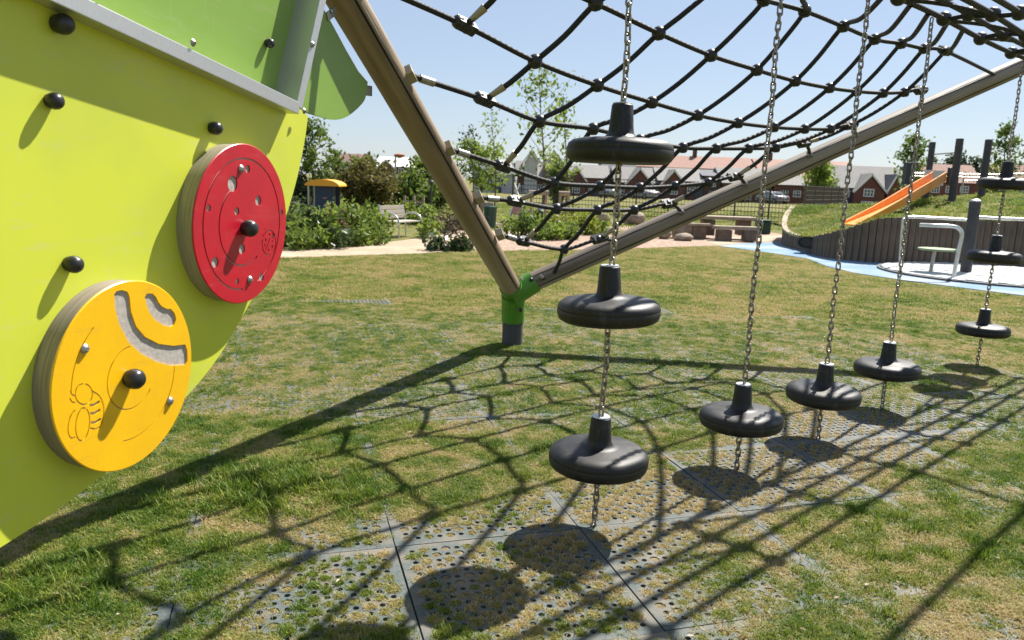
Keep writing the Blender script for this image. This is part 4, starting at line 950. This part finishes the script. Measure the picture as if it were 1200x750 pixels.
# ------------------------------------------------------------------ park furniture on the left
b0 = gnd(456, 276.5); b1 = gnd(494, 280)
bench = thing('park_bench', 'pale slatted park bench with curved steel armrests beside the path', 'bench', (b0+b1)/2*np.array([1, 1, 0]))
bv = np.array([.43, .9, 0]); bv /= np.linalg.norm(bv); bn = np.array([bv[1], -bv[0], 0])   # bn faces the camera
bc = (gnd(471, 279.5)+gnd(490.6, 277))/2-bn*.36; bc[2] = 0; BW = 1.15
for i in range(4):
    p = bc+bn*(.28-.13*i); p[2] = .45; MB().bar(p-bv*BW/2, p+bv*BW/2, .115, .04).build('seat_slat', M['bench'], bench, bevel=.008)
for i in range(3):
    p = bc-bn*(.24+.03*i); p[2] = .58+.125*i; MB().bar(p-bv*BW/2, p+bv*BW/2, .035, .11).build('back_slat', M['bench'], bench, bevel=.008)
for sg in (-1, 1):
    q = bc+bv*sg*(BW/2+.02); a = [q+bn*.36+np.array([0, 0, 0]), q+bn*.37+np.array([0, 0, .35]), q+bn*.3+np.array([0, 0, .58]), q+bn*.1+np.array([0, 0, .68]), q-bn*.14+np.array([0, 0, .66]), q-bn*.25+np.array([0, 0, .55])]
    MB().tube(crom(a, 5), .026, 10).build('armrest', M['rail'], bench, smooth=True)
    MB().tube([q-bn*.2, q-bn*.22+np.array([0, 0, .45]), q-bn*.32+np.array([0, 0, .92])], .022, 8).build('rear_leg', M['rail'], bench, smooth=True)
lp = atY(463, 240, 44); post = thing('lamp_post', 'slim grey lamp post with orange brown head behind the bushes', 'lamp post', (lp[0], 44, 0))
zt = atY(463, 184, 44)[2]
MB().tube([(lp[0], 44, 0), (lp[0], 44, 1.0), (lp[0], 44, 1.02), (lp[0], 44, zt)], [.085, .08, .06, .05], 10).build('post', M['steel'], post, smooth=True)
MB().lathe([(.03, 0), (.16, .05), (.3, .1), (.3, .2), (.12, .26), (0, .27)], (lp[0]+.22, 44, zt-.06), 16).build('lamp_head', mat('rust_lamp', (.32, .12, .05), .6), post, smooth=True)
# playhouse
py_ = 34; pc = atY(380, 230, py_); ph = thing('playhouse', 'small navy playhouse with curved orange canopy behind the hedge', 'playhouse', (pc[0], py_, 0))
zt = atY(380, 217, py_)[2]; hw = wpx(364, 393, py_)/2
for sx in (-1, 1):
    for sy in (-1, 1): MB().box((pc[0]+sx*hw, py_+sy*.5, zt/2+.05), (.08, .08, zt+.1)).build('post', M['steel'] if sx < 0 else M['dark_post'], ph)
MB().box((pc[0]+.15, py_-.45, zt/2), (hw*1.5, .04, zt-.1)).build('front_panel', M['blueWall'], ph); MB().box((pc[0], py_+.45, zt/2), (hw*1.9, .04, zt-.1)).build('rear_panel', M['blueWall'], ph)
cx_ = atY(382, 214, py_); cw = wpx(362, 402, py_)/2; zc = atY(382, 219, py_)[2]
mb = MB(); arcp = [(cx_[0]+cw*math.sin(a), zc+.30*(math.cos(a)-.0)*1.0-.02) for a in np.linspace(-1.35, 1.35, 15)]
vs = []; 
for yy in (py_-.75, py_+.75):
    for dz in (0, .05): vs += [(x, yy, z+dz) for x, z in arcp]
n = 15; fs = []
for i in range(n-1): fs += [(i, i+1, 2*n+i+1, 2*n+i), (n+i, 3*n+i, 3*n+i+1, n+i+1), (i, n+i, n+i+1, i+1), (2*n+i, 2*n+i+1, 3*n+i+1, 3*n+i)]
fs += [(0, 2*n, 3*n, n), (n-1, 2*n-1, 4*n-1, 3*n-1), ]
mb.add(vs, fs).build('canopy', M['amber'], ph, smooth=True)
MB().prism([(x, z) for x, z in arcp], -.002, .03).build('canopy_end', M['amber'], None).parent = ph
ce = [o for o in bpy.data.objects if o.name.startswith('canopy_end')][0]; ce.rotation_euler = (math.pi/2, 0, 0); ce.location = (-ph.location.x, py_-.72-ph.location.y, 0)
# low timber rail by the bushes and black post
rp = gnd(485, 262)
rf = thing('timber_rail', 'low timber post and rail frame behind the bench', 'rail', (rp[0], 30, 0))
for x in (474, 485, 496): q = atY(x, 240, 30); MB().box((q[0], 30, .5), (.09, .09, 1.0)).build('post', M['plank_light'], rf)
qa, qb = atY(472, 236, 30), atY(497, 237.5, 30); MB().bar((qa[0], 29.94, qa[2]), (qb[0], 29.94, qb[2]), .06, .1).build('rail', M['plank_light'], rf)
q = atY(505, 240, 36); t = thing('black_post', 'slim black post with round top between the bushes and the timber pole', 'post', (q[0], 36, 0))
zt = atY(505, 214, 36)[2]; MB().tube([(q[0], 36, 0), (q[0], 36, zt)], .045, 8).build('shaft', M['dark_post'], t); MB().ball((q[0], 36, zt), .12, 10, 6).build('cap', M['dark_post'], t, smooth=True)
# log play frames under the net
for (xa, xb, yy, Y, lab) in [(620, 643, 225.5, 30, 'log beam on two posts behind the bright shrubs, left one'), (655, 668, 226.5, 31, 'short log beam on posts behind the yellow green shrubs'), (563, 578, 239, 28, 'low log beam just right of the sloping timber pole')]:
    a, b_ = atY(xa, yy, Y), atY(xb, yy+.5, Y); t = thing('log_beam', lab, 'log beam', (a[0], Y, 0))
    MB().tube([a, b_], .09, 12).build('beam', M['plank_light'], t, smooth=True)
    for p in (a+(b_-a)*.12, a+(b_-a)*.88): MB().tube([(p[0], Y+.02, 0), (p[0], Y+.02, p[2]-.05)], .055, 10).build('post', M['plank_light'], t, smooth=True)
q = gnd(632, 276); t = thing('bollard', 'navy bollard with pale domed cap among the bright shrubs', 'bollard', (q[0], q[1], 0)); zt = atY(632, 246, q[1])[2]
MB().tube([(q[0], q[1], 0), (q[0], q[1], zt)], .1, 16).build('shaft', M['dark_post'], t, smooth=True); MB().lathe([(.105, 0), (.1, .06), (.06, .1), (0, .11)], (q[0], q[1], zt-.01), 16).build('cap', M['steel'], t, smooth=True)
q = atY(607, 236, 38); t = thing('play_tepee', 'small pink and white tepee shape behind the net clamps', 'tepee', (q[0], 38, 0)); zt = atY(604, 222, 38)[2]; k = wpx(600, 616, 38)
MB().add([(q[0]-k/2, 37.6, 0), (q[0]+k/2, 37.6, 0), (q[0]+k/2, 38.4, 0), (q[0]-k/2, 38.4, 0), (q[0]-.1, 38, zt)], [(0, 1, 4), (1, 2, 4), (2, 3, 4), (3, 0, 4)]).build('cloth', M['pink'], t)
MB().bar((q[0]+k/2+.05, 37.5, 0), (q[0]-.2, 38, zt+.3), .05, .05).bar((q[0]-k/2-.05, 37.5, 0), (q[0]+.05, 38, zt+.3), .05, .05).build('pole', M['white'], t)
q = gnd(574, 268); t = thing('litter_bin', 'dark green litter bin just right of the sloping timber pole', 'bin', (q[0], q[1], 0))
MB().lathe([(.2, 0), (.24, .75), (.25, .78), (.2, .8), (0, .82)], (q[0], q[1], 0), 16).build('body', M['binGreen'], t, smooth=True)
q = gnd(893, 274); t = thing('litter_bin', 'dark green wheeled bin standing right of the picnic table', 'bin', (q[0], q[1], 0)); zt = atY(893, 257, q[1])[2]
MB().box((q[0], q[1], zt*.45), (.5, .5, zt*.86)).build('body', M['binGreen'], t, bevel=.03); MB().box((q[0], q[1]-.02, zt*.94), (.56, .58, zt*.08)).build('lid', M['binGreen'], t, bevel=.02)

# ------------------------------------------------------------------ picnic table and boulders
tq = gnd(850, 283); TY = tq[1]; t = thing('picnic_table', 'brown timber picnic table with block benches on the bark', 'picnic table', (tq[0], TY, 0))
def slab(x0, x1, yt, yb, Y, dep, name, m, par=t):
    a = atY(x0, (yt+yb)/2, Y); b_ = atY(x1, (yt+yb)/2, Y); z1 = atY((x0+x1)/2, yt, Y)[2]; z0 = max(0, atY((x0+x1)/2, yb, Y)[2])
    return MB().box(((a[0]+b_[0])/2, Y+dep/2, (z0+z1)/2), (b_[0]-a[0], dep, z1-z0)).build(name, m, par, bevel=.012)
slab(818, 888, 254, 257.5, TY+.9, .8, 'tabletop', M['plank_light']); slab(824, 838, 257.7, 276, TY+1.05, .5, 'leg', M['table']); slab(866, 880, 257.7, 276, TY+1.05, .5, 'leg', M['table'])
slab(838, 890, 265.5, 269.5, TY, .42, 'bench_seat', M['plank_light']); slab(841, 858, 269.7, 283, TY+.04, .34, 'bench_block', M['table']); slab(872, 887, 269.7, 283, TY+.04, .34, 'bench_block', M['table'])
slab(806, 834, 262, 264.8, TY+.5, .4, 'bench_seat', M['plank_light']); slab(812, 828, 265, 281, TY+.54, .3, 'bench_block', M['table'])
def boulder(label, x, yb, w_, h_, seed):
    g = gnd(x, yb); W_ = w_/F_PX*g[1]; Hh = h_/F_PX*g[1]; r_ = np.random.default_rng(seed); bm = bmesh.new(); bmesh.ops.create_icosphere(bm, subdivisions=3, radius=1)
    ds = [Vector(r_.normal(size=3)).normalized() for _ in range(9)]; lim = [r_.uniform(.62, .95) for _ in ds]
    for v in bm.verts:
        for d, l in zip(ds, lim):
            k = v.co.dot(d)
            if k > l: v.co -= d*(k-l)*.85
        v.co = Vector((v.co.x*W_/2, v.co.y*W_/2.4, v.co.z*Hh*.62+Hh*.42))
    me = bpy.data.meshes.new('boulder'); bm.to_mesh(me); bm.free(); me.materials.append(M['rock']); o = bpy.data.objects.new('boulder', me); COL.objects.link(o); o.location = (g[0], g[1], 0); return tag(o, label, 'boulder', 'boulders in the bark bed')
boulder('large brown boulder beside the left end of the picnic table', 799, 279, 34, 24, 1)
boulder('flat low boulder at the foot of the picnic table', 800, 282, 24, 9, 2)
boulder('wide boulder beyond the shrubs left of the right timber pole', 742, 264, 30, 16, 3)
boulder('small rounded boulder just behind the bright shrubs', 706, 262, 18, 13, 4)
boulder('dark boulder below the right timber pole next to the largest one', 778, 280, 18, 13, 5)

# ------------------------------------------------------------------ slide, platform posts, rails, roundabout
sl_ = thing('slide', 'orange slide trough running down the grassy mound', 'slide', atY(1040, 240, 23.5)*np.array([1, 1, 0]))
s_lo, s_hi = atY(997, 262, 21.6), atY(1100, 210, 26.2)
sd = (s_hi-s_lo); sdn = np.array([sd[0], sd[1], 0])/np.hypot(sd[0], sd[1]); sx = np.array([sdn[1], -sdn[0], 0]); SW = .21
def side(off, name, h0=.05, h1=.25):
    k = 14; vs = []
    for i in range(k+1):
        q = i/k; p = s_lo+sd*q+sx*off; p = p+np.array([0, 0, -.10*math.sin(q*math.pi)]); hh = h0+(h1-h0)*min(1, q*1.6)
        for dx in (-.02, .02): 
            for dz in (-.06, hh): vs.append(p+sx*dx+np.array([0, 0, dz]))
    fs = []
    for i in range(k):
        a = i*4; b_ = a+4; fs += [(a, a+1, b_+1, b_), (a+2, b_+2, b_+3, a+3), (a+1, a+3, b_+3, b_+1), (a, b_, b_+2, a+2)]
    fs += [(0, 2, 3, 1), (k*4, k*4+1, k*4+3, k*4+2)]
    return MB().add(vs, fs).build(name, M['orange'], sl_)
side(SW, 'side_wall'); side(-SW, 'side_wall')
mb = MB(); k = 14; vs = []
for i in range(k+1):
    q = i/k; p = s_lo+sd*q+np.array([0, 0, -.10*math.sin(q*math.pi)-.02])
    vs += [p-sx*(SW-.021), p+sx*(SW-.021), p-sx*(SW-.021)-np.array([0, 0, .03]), p+sx*(SW-.021)-np.array([0, 0, .03])]
fs = []
for i in range(k): a = i*4; fs += [(a, a+1, a+5, a+4), (a+2, a+6, a+7, a+3), (a, a+4, a+6, a+2), (a+1, a+3, a+7, a+5)]
fs += [(0, 2, 3, 1), (k*4, k*4+1, k*4+3, k*4+2)]
mb.add(vs, fs).build('bed', M['orange'], sl_)
e0 = V(s_hi+sx*SW); MB().box(e0+Vector((.25, .1, .12)), (.4, .1, .55), R(25)).build('end_panel', M['plastic_black'], sl_, bevel=.03)
MB().box(V(s_hi)+Vector((.1, .5, .05)), (.9, .1, .5), R(25)).build('inlet_panel', M['white'], sl_)
pf = thing('slide_platform', 'three tall dark posts with rails standing at the top of the slide', 'platform', atY(1122, 232, 26.6)*np.array([1, 1, 0])+np.array([0, 0, 1.6]))
def dpost(xt, yt, xb, Y, r_=.1, zb=1.4):
    a = atY(xt, yt, Y); MB().tube([(a[0], Y, zb), (a[0], Y, a[2])], r_, 12).tube([(a[0], Y, a[2]-.01), (a[0], Y, a[2]+.015)], r_*.9, 12).build('post', M['dark_post'], pf, smooth=True); return a
pA = dpost(1093, 167, 1088, 26.8, .1); pB = dpost(1125, 163, 1117, 25.4, .115); pC = dpost(1159, 164, 1152, 26.4, .115)
MB().tube([pA-np.array([0, 0, .40]), pB-np.array([0, 0, .42])], .022, 8).build('rail', M['steel'], pf, smooth=True)
pD = atY(1066, 192, 29); MB().box((pD[0], 29, pD[2]-.35), (.3, .3, .8)).build('post', M['dark_post'], pf, bevel=.02)
for yy in (203, 206.5): a = atY(1068, yy, 29); b_ = atY(1165, yy+2, 29); MB().tube([a, b_], .03, 8).build('rail', M['steel'], pf, smooth=True)
for x in (1130, 1180, 1240):
    a = atY(x, 204, 31); MB().tube([(a[0], 31, 1.0), (a[0], 31, a[2]+.1)], .03, 8).build('rail_post', M['steel'], pf)
MB().tube([atY(1130, 205, 31), atY(1260, 203, 31)], .03, 8).tube([atY(1130, 212, 31), atY(1260, 210, 31)], .025, 8).build('rail', M['steel'], pf)
# accessible roundabout
rc = gnd(1190, 320); rR = 2.35; l_ = gnd(1033, 316); 
rc = np.array([l_[0]+rR*.97, l_[1]-.55, 0])
ra = thing('roundabout', 'flush steel roundabout with ribbed pale deck and curved handrails', 'roundabout', rc)
MB().lathe([(rR+.05, .012), (rR+.05, .05), (rR, .055), (rR-.02, .03)], rc, 72).build('rim', M['dark_post'], ra, smooth=True)
MB().lathe([(0, .042), (rR-.01, .042)], rc, 72).build('deck', M['dark_post'], ra)
rib0 = None; yy = -rR+.12; i = 0; da = R(-62)
while yy < rR-.1:
    w_ = math.sqrt(rR*rR-yy*yy)-.06; 
    if rib0 is None: rib0 = MB().box((0, 0, 0), (2, .125, .03)).build('deck_rib', M['white'], None); o = rib0
    else: o = rib0.copy(); COL.objects.link(o)
    o.parent = ra; o.location = (-math.sin(da)*yy, math.cos(da)*yy, .056); o.rotation_euler = (0, 0, da); o.scale = (w_, 1, 1); yy += .24
def pt(px, py, Y): return atY(px, py, Y)
YA = gnd(1055, 316)[1]
g1 = gnd(1054, 315); a = [g1*np.array([1, 1, 0])+np.array([0, 0, .05]), atY(1058, 262, g1[1]), atY(1061, 257, g1[1]), atY(1066, 254.5, g1[1]), atY(1095, 255.5, g1[1]), atY(1136, 258, g1[1])]
MB().tube(crom(a, 5), .035, 10).build('handrail', M['rail'], ra, smooth=True)
g2 = gnd(1117, 328); a = [g2*np.array([1, 1, 0])+np.array([0, 0, .05]), atY(1123, 295, g2[1]), atY(1127, 277, g2[1]), atY(1125, 269, g2[1]), atY(1117, 265.5, g2[1]), atY(1098, 264.5, g2[1]), atY(1078, 263.5, g2[1]+.2)]
MB().tube(crom(a, 5), .04, 10).build('handrail', M['rail'], ra, smooth=True)
g3 = gnd(1090, 322); MB().tube([g3*np.array([1, 1, 0])+np.array([0, 0, .05]), atY(1095, 294, g3[1])], .04, 10).build('seat_post', M['steel'], ra, smooth=True)
sc = atY(1099, 292, g3[1]); MB().lathe([(0, -.02), (.36, -.025), (.40, -.005), (.39, .015), (0, .025)], sc, 28).build('seat', mat('sage_seat', (.16, .24, .10), .5), ra, smooth=True)
g4 = gnd(1131, 322); zt = atY(1143, 236, g4[1])[2]; MB().tube([g4*np.array([1, 1, 0])+np.array([0, 0, .05]), (g4[0], g4[1], zt)], .115, 18).build('hub_post', M['dark_post'], ra, smooth=True)
MB().lathe([(.12, 0), (.115, .03), (.06, .06), (0, .065)], (g4[0], g4[1], zt-.01), 18).build('hub_cap', M['steel'], ra, smooth=True)
a = [atY(1140, 254, g4[1]), atY(1170, 256, g4[1]), atY(1210, 257.5, g4[1]), atY(1240, 259, g4[1]), atY(1252, 268, g4[1])]; e_ = gnd(1248, 330); a.append(np.array([a[-1][0], g4[1], .05]))
MB().tube(crom(a, 5), .035, 10).build('handrail', M['rail'], ra, smooth=True)

# ------------------------------------------------------------------ grass (tufts instanced on scattered points)
def tuft(n, h, r_, lean, w, seed):
    g = np.random.default_rng(seed); vs = []; fs = []
    for i in range(n):
        a = g.uniform(0, 6.283); rr = r_*math.sqrt(g.random()); x, y = rr*math.cos(a), rr*math.sin(a); hh = h*g.uniform(.45, 1.1); az = g.uniform(0, 6.283); ln = hh*lean*g.uniform(.3, 1.5)
        dx, dy = math.cos(az), math.sin(az); px, py = -dy*w/2*g.uniform(.6, 1.2), dx*w/2*g.uniform(.6, 1.2); o = len(vs)
        vs += [(x-px, y-py, -.004), (x+px, y+py, -.004), (x+dx*ln*.35+px*.8, y+dy*ln*.35+py*.8, hh*.6), (x+dx*ln*.35-px*.8, y+dy*ln*.35-py*.8, hh*.6), (x+dx*ln, y+dy*ln, hh)]
        fs += [(o, o+1, o+2, o+3), (o+3, o+2, o+4)]
    me = bpy.data.meshes.new('grass_tuft'); me.from_pydata(vs, [], fs); me.materials.append(M['grass']); return me
tc_ = bpy.data.collections.new('tuft_library')
tufts = [tuft(22, .022, .030, .9, .0046, 1), tuft(24, .018, .032, 1.1, .0044, 2), tuft(18, .029, .026, .8, .0046, 3), tuft(22, .013, .040, 2.4, .0042, 4), tuft(30, .06, .05, .8, .005, 5), tuft(40, .03, .13, 1.0, .0075, 6), tuft(40, .024, .14, 1.4, .0075, 7)]
for i, me in enumerate(tufts): o = bpy.data.objects.new('grass_tuft_%d' % i, me); tc_.objects.link(o)
def vnoise(x, y, s, seed):
    g = np.random.default_rng(seed); T = g.random((256, 256)); X = x*s+1000; Y = y*s+1000; xi = np.floor(X).astype(int); yi = np.floor(Y).astype(int); fx = X-xi; fy = Y-yi; fx = fx*fx*(3-2*fx); fy = fy*fy*(3-2*fy)
    q = lambda a, b_: T[a % 256, b_ % 256]
    return (q(xi, yi)*(1-fx)+q(xi+1, yi)*fx)*(1-fy)+(q(xi, yi+1)*(1-fx)+q(xi+1, yi+1)*fx)*fy
edge_px = [(-700, 331), (180, 312), (330, 303), (420, 300), (490, 298), (545, 296), (600, 294.5), (700, 293.5), (800, 290), (842, 290), (870, 293), (905, 298), (945, 304.5), (968, 314), (1000, 322), (1060, 331), (1130, 340), (1200, 349), (1400, 376)]
eg = np.array([gnd(*p)[:2] for p in edge_px]); e_ang = np.arctan2(eg[:, 0], eg[:, 1]); e_r = np.hypot(eg[:, 0], eg[:, 1])
def blob(x, y, px, rx, ry):
    c = gnd(*px)[:2]; return np.exp(-(((x-c[0])/rx)**2+((y-c[1])/ry)**2))
def seg_d(x, y, a, b_):
    a = np.array(a[:2]); b_ = np.array(b_[:2]); d = b_-a; t = np.clip(((x-a[0])*d[0]+(y-a[1])*d[1])/(d@d), 0, 1); return np.hypot(x-a[0]-d[0]*t, y-a[1]-d[1]*t)
def wear(x, y):
    s = np.exp(-(seg_d(x, y, gnd(640, 655), gnd(980, 520))/.42)**2)*1.0
    s += .95*np.exp(-(seg_d(x, y, gnd(930, 545), gnd(1085, 490))/.42)**2)
    s += .95*blob(x, y, (440, 690), .42, .42)+.5*blob(x, y, (610, 720), .45, .3)+.6*blob(x, y, (500, 655), .5, .28)+.5*blob(x, y, (590, 600), .5, .25)+.45*blob(x, y, (730, 720), .35, .25)
    s += .55*blob(x, y, (1075, 418), .55, .5)+.3*blob(x, y, (900, 700), .3, .2)
    s *= .72+.75*vnoise(x, y, 2.6, 5); return np.clip(s, 0, 1.25)
def scatter(n, y0, y1, big):
    y = np.sqrt(rng.uniform(y0**2, y1**2, n)); x = rng.uniform(-1, 1, n)*(.78*y+(1.3 if y0 < 9 else 2))
    a = np.arctan2(x, y); keep = np.hypot(x, y) < np.interp(a, e_ang, e_r)-.02; x, y = x[keep], y[keep]
    w = wear(x, y); n1 = vnoise(x, y, 3.1, 1)*.5+vnoise(x, y, 9, 2)*.5; n2 = vnoise(x, y, .8, 3)
    lu = (np.array([x-T0[0], y-T0[1]]).T@tu)/TILE; lv = (np.array([x-T0[0], y-T0[1]]).T@tv)/TILE
    du = np.abs(lu-np.round(lu))*TILE; dv = np.abs(lv-np.round(lv))*TILE
    joint = np.maximum(np.exp(-(du/.035)**2), .75*np.exp(-(dv/.03)**2))*np.clip(vnoise(x, y, 1.4, 8)*2.2-.2, 0, 1)*np.clip(1.45-y/8, 0, 1)*(y < 9)
    patch = np.clip((vnoise(x, y, 4.5, 21)-.66)*3.0, 0, .75)*np.clip(1.5-y/7, 0, 1)   # small bare spots
    strip = np.exp(-(seg_d(x, y, gnd(690, 640), gnd(1000, 515))/.55)**2)
    dens = np.clip(1.0-(.62-.10*strip)*w-.92*joint-patch, .04, 1)*(.62+.6*n1)
    k = rng.random(len(x)) < dens; x, y, w, n1, n2, strip = x[k], y[k], w[k], n1[k], n2[k], strip[k]
    if not big:       # in the worn places grass survives only in the tiles' wide holes
        lu = (np.array([x-T0[0], y-T0[1]]).T@tu)/TILE; lv = (np.array([x-T0[0], y-T0[1]]).T@tv)/TILE; iu = np.floor(lu); iv = np.floor(lv)
        cu = np.clip(np.floor(((lu-iu)*TILE-TB)/TPIT), 0, TN-1); cv_ = np.clip(np.floor(((lv-iv)*TILE-TB)/TPIT), 0, TN-1); cv_ = np.where((cu+cv_) % 2 == 0, cv_, np.where(cv_ > 0, cv_-1, cv_+1))
        su = iu*TILE+TB+(cu+.5)*TPIT+rng.normal(0, .006, len(x)); sv = iv*TILE+TB+(cv_+.5)*TPIT+rng.normal(0, .006, len(x))
        snap = (rng.random(len(x)) < np.clip(1.6*w-.1, 0, .93)) & (y < 7.5)
        x = np.where(snap, T0[0]+su*tu[0]+sv*tv[0], x); y = np.where(snap, T0[1]+su*tu[1]+sv*tv[1], y)
    else: snap = np.zeros(len(x), bool)
    lush = 1.2*blob(x, y, (320, 580), .55, .4)+.5*blob(x, y, (1080, 640), .7, .5)+.6*blob(x, y, (60, 690), .5, .3)+.5*blob(x, y, (1010, 560), .5, .25)
    sm = vnoise(x, y, 11, 41); md_ = vnoise(x, y, 4, 42)
    tint = .43+.95*(sm-.5)+.5*(md_-.5)+.35*(n2-.5)+.75*np.clip(strip*w, 0, 1)+.12*np.clip(w, 0, 1)-.42*lush+rng.normal(0, .23, len(x))+.16*np.clip(y-5, 0, 8)/8
    dryp = np.clip((vnoise(x, y, 1.7, 33)-.55)*2.2, 0, .5); tint += dryp*.7
    idx = rng.choice([0, 1, 2, 3], len(x), p=[.30, .30, .12, .28]); idx = np.where(tint > .62, rng.choice([1, 3, 3], len(x)), idx)
    sc_ = rng.uniform(.5, 1.05, len(x))*(1+.5*np.clip(lush, 0, 1))*np.where(snap, .95, 1)
    tall = (rng.random(len(x)) < .012*(1-np.clip(w, 0, 1))+.2*np.clip(lush-.4, 0, 1)); idx = np.where(tall & (tint < .5), 4, idx)
    if big: idx = np.where(rng.random(len(x)) < .5, 5, 6); sc_ = rng.uniform(.7, 1.1, len(x))
    return np.stack([x, y, np.where((y < 10.2) & (not big), .017, 0.0), np.clip(tint, 0, 1), idx, sc_], 1)
parts = [scatter(165000, 2.0, 5.2, False), scatter(185000, 5.2, 10.4, False), scatter(105000, 10.0, 24, True)]
# mound turf
k = 5000; tt_ = rng.random(k)*n_t; uu_ = rng.random(k)*n_s*.8; i0 = tt_.astype(int); j0 = uu_.astype(int); fi = (tt_-i0)[:, None]; fj = (uu_-j0)[:, None]
mp_ = (mound_v[i0, j0]*(1-fi)+mound_v[i0+1, j0]*fi)*(1-fj)+(mound_v[i0, j0+1]*(1-fi)+mound_v[i0+1, j0+1]*fi)*fj
mt = np.clip(.35+.6*(vnoise(mp_[:, 0], mp_[:, 1], .9, 4)-.5)+rng.normal(0, .15, k), 0, 1)
parts.append(np.stack([mp_[:, 0], mp_[:, 1], mp_[:, 2], mt, np.where(rng.random(k) < .5, 5, 6), rng.uniform(1.2, 2.6, k)], 1))
# verge field beyond the path and round the fence
k = 5000; y = rng.uniform(26, 60, k); x = rng.uniform(-.5, .75, k)*y; ok = (x < 6) | (y > 33); 
x, y = x[ok], y[ok]; parts.append(np.stack([x, y, np.zeros(len(x)), np.clip(rng.normal(.4, .2, len(x)), 0, 1), np.where(rng.random(len(x)) < .5, 5, 6), rng.uniform(1.5, 3.5, len(x))], 1))
P_ = np.concatenate(parts); nP = len(P_)
me = bpy.data.meshes.new('grass'); me.vertices.add(nP); me.vertices.foreach_set('co', P_[:, :3].ravel())
for nm, ty, col_ in (('tint', 'FLOAT', 3), ('tid', 'INT', 4), ('sc', 'FLOAT', 5)):
    at_ = me.attributes.new(nm, ty, 'POINT'); at_.data.foreach_set('value', P_[:, col_].astype(np.int32 if ty == 'INT' else np.float32))
rotv = np.zeros((nP, 3), np.float32); rotv[:, 2] = rng.uniform(0, 6.283, nP); rotv[:, 0] = rng.normal(0, .12, nP); rotv[:, 1] = rng.normal(0, .12, nP)
at_ = me.attributes.new('rotv', 'FLOAT_VECTOR', 'POINT'); at_.data.foreach_set('vector', rotv.ravel())
grass = bpy.data.objects.new('grass', me); COL.objects.link(grass); grass['kind'] = 'stuff'
ng = bpy.data.node_groups.new('grass_scatter', 'GeometryNodeTree'); ng.interface.new_socket('Geometry', in_out='INPUT', socket_type='NodeSocketGeometry'); ng.interface.new_socket('Geometry', in_out='OUTPUT', socket_type='NodeSocketGeometry')
N = ng.nodes; L = ng.links; gi = N.new('NodeGroupInput'); go = N.new('NodeGroupOutput'); ip = N.new('GeometryNodeInstanceOnPoints'); ci = N.new('GeometryNodeCollectionInfo')
ci.inputs['Collection'].default_value = tc_; ci.inputs['Separate Children'].default_value = True; ci.inputs['Reset Children'].default_value = True
def attr(nm, ty): a = N.new('GeometryNodeInputNamedAttribute'); a.data_type = ty; a.inputs['Name'].default_value = nm; return a.outputs['Attribute']
m2p = N.new('GeometryNodeMeshToPoints'); L.new(gi.outputs[0], m2p.inputs['Mesh']); L.new(m2p.outputs[0], ip.inputs['Points']); L.new(ci.outputs[0], ip.inputs['Instance']); ip.inputs['Pick Instance'].default_value = True
L.new(attr('tid', 'INT'), ip.inputs['Instance Index']); L.new(attr('sc', 'FLOAT'), ip.inputs['Scale']); L.new(attr('rotv', 'FLOAT_VECTOR'), ip.inputs['Rotation'])
L.new(ip.outputs[0], go.inputs[0]); md = grass.modifiers.new('scatter', 'NODES'); md.node_group = ng; me.materials.append(M['grass'])

lit = MB(); LX = []
for i in range(170):
    y = math.sqrt(random.uniform(2.5**2, 9.5**2)); x = random.uniform(-.7, .7)*y; a = random.uniform(0, 6.28); l = random.uniform(.008, .02); z = random.uniform(.03, .042); w = l*random.uniform(.3, .6)
    ca, sa = math.cos(a), math.sin(a); t_ = random.uniform(-.4, .4)*l
    lit.add([(x-ca*l, y-sa*l, z), (x+sa*w, y-ca*w, z+abs(t_)*.6), (x+ca*l, y+sa*l, z+t_*.4), (x-sa*w, y+ca*w, z+.003)], [(0, 1, 2, 3)])
lit.build('leaf_litter', leafmat('dead_leaf', (.16, .11, .06), (.55, .48, .36), .2), kind='stuff')
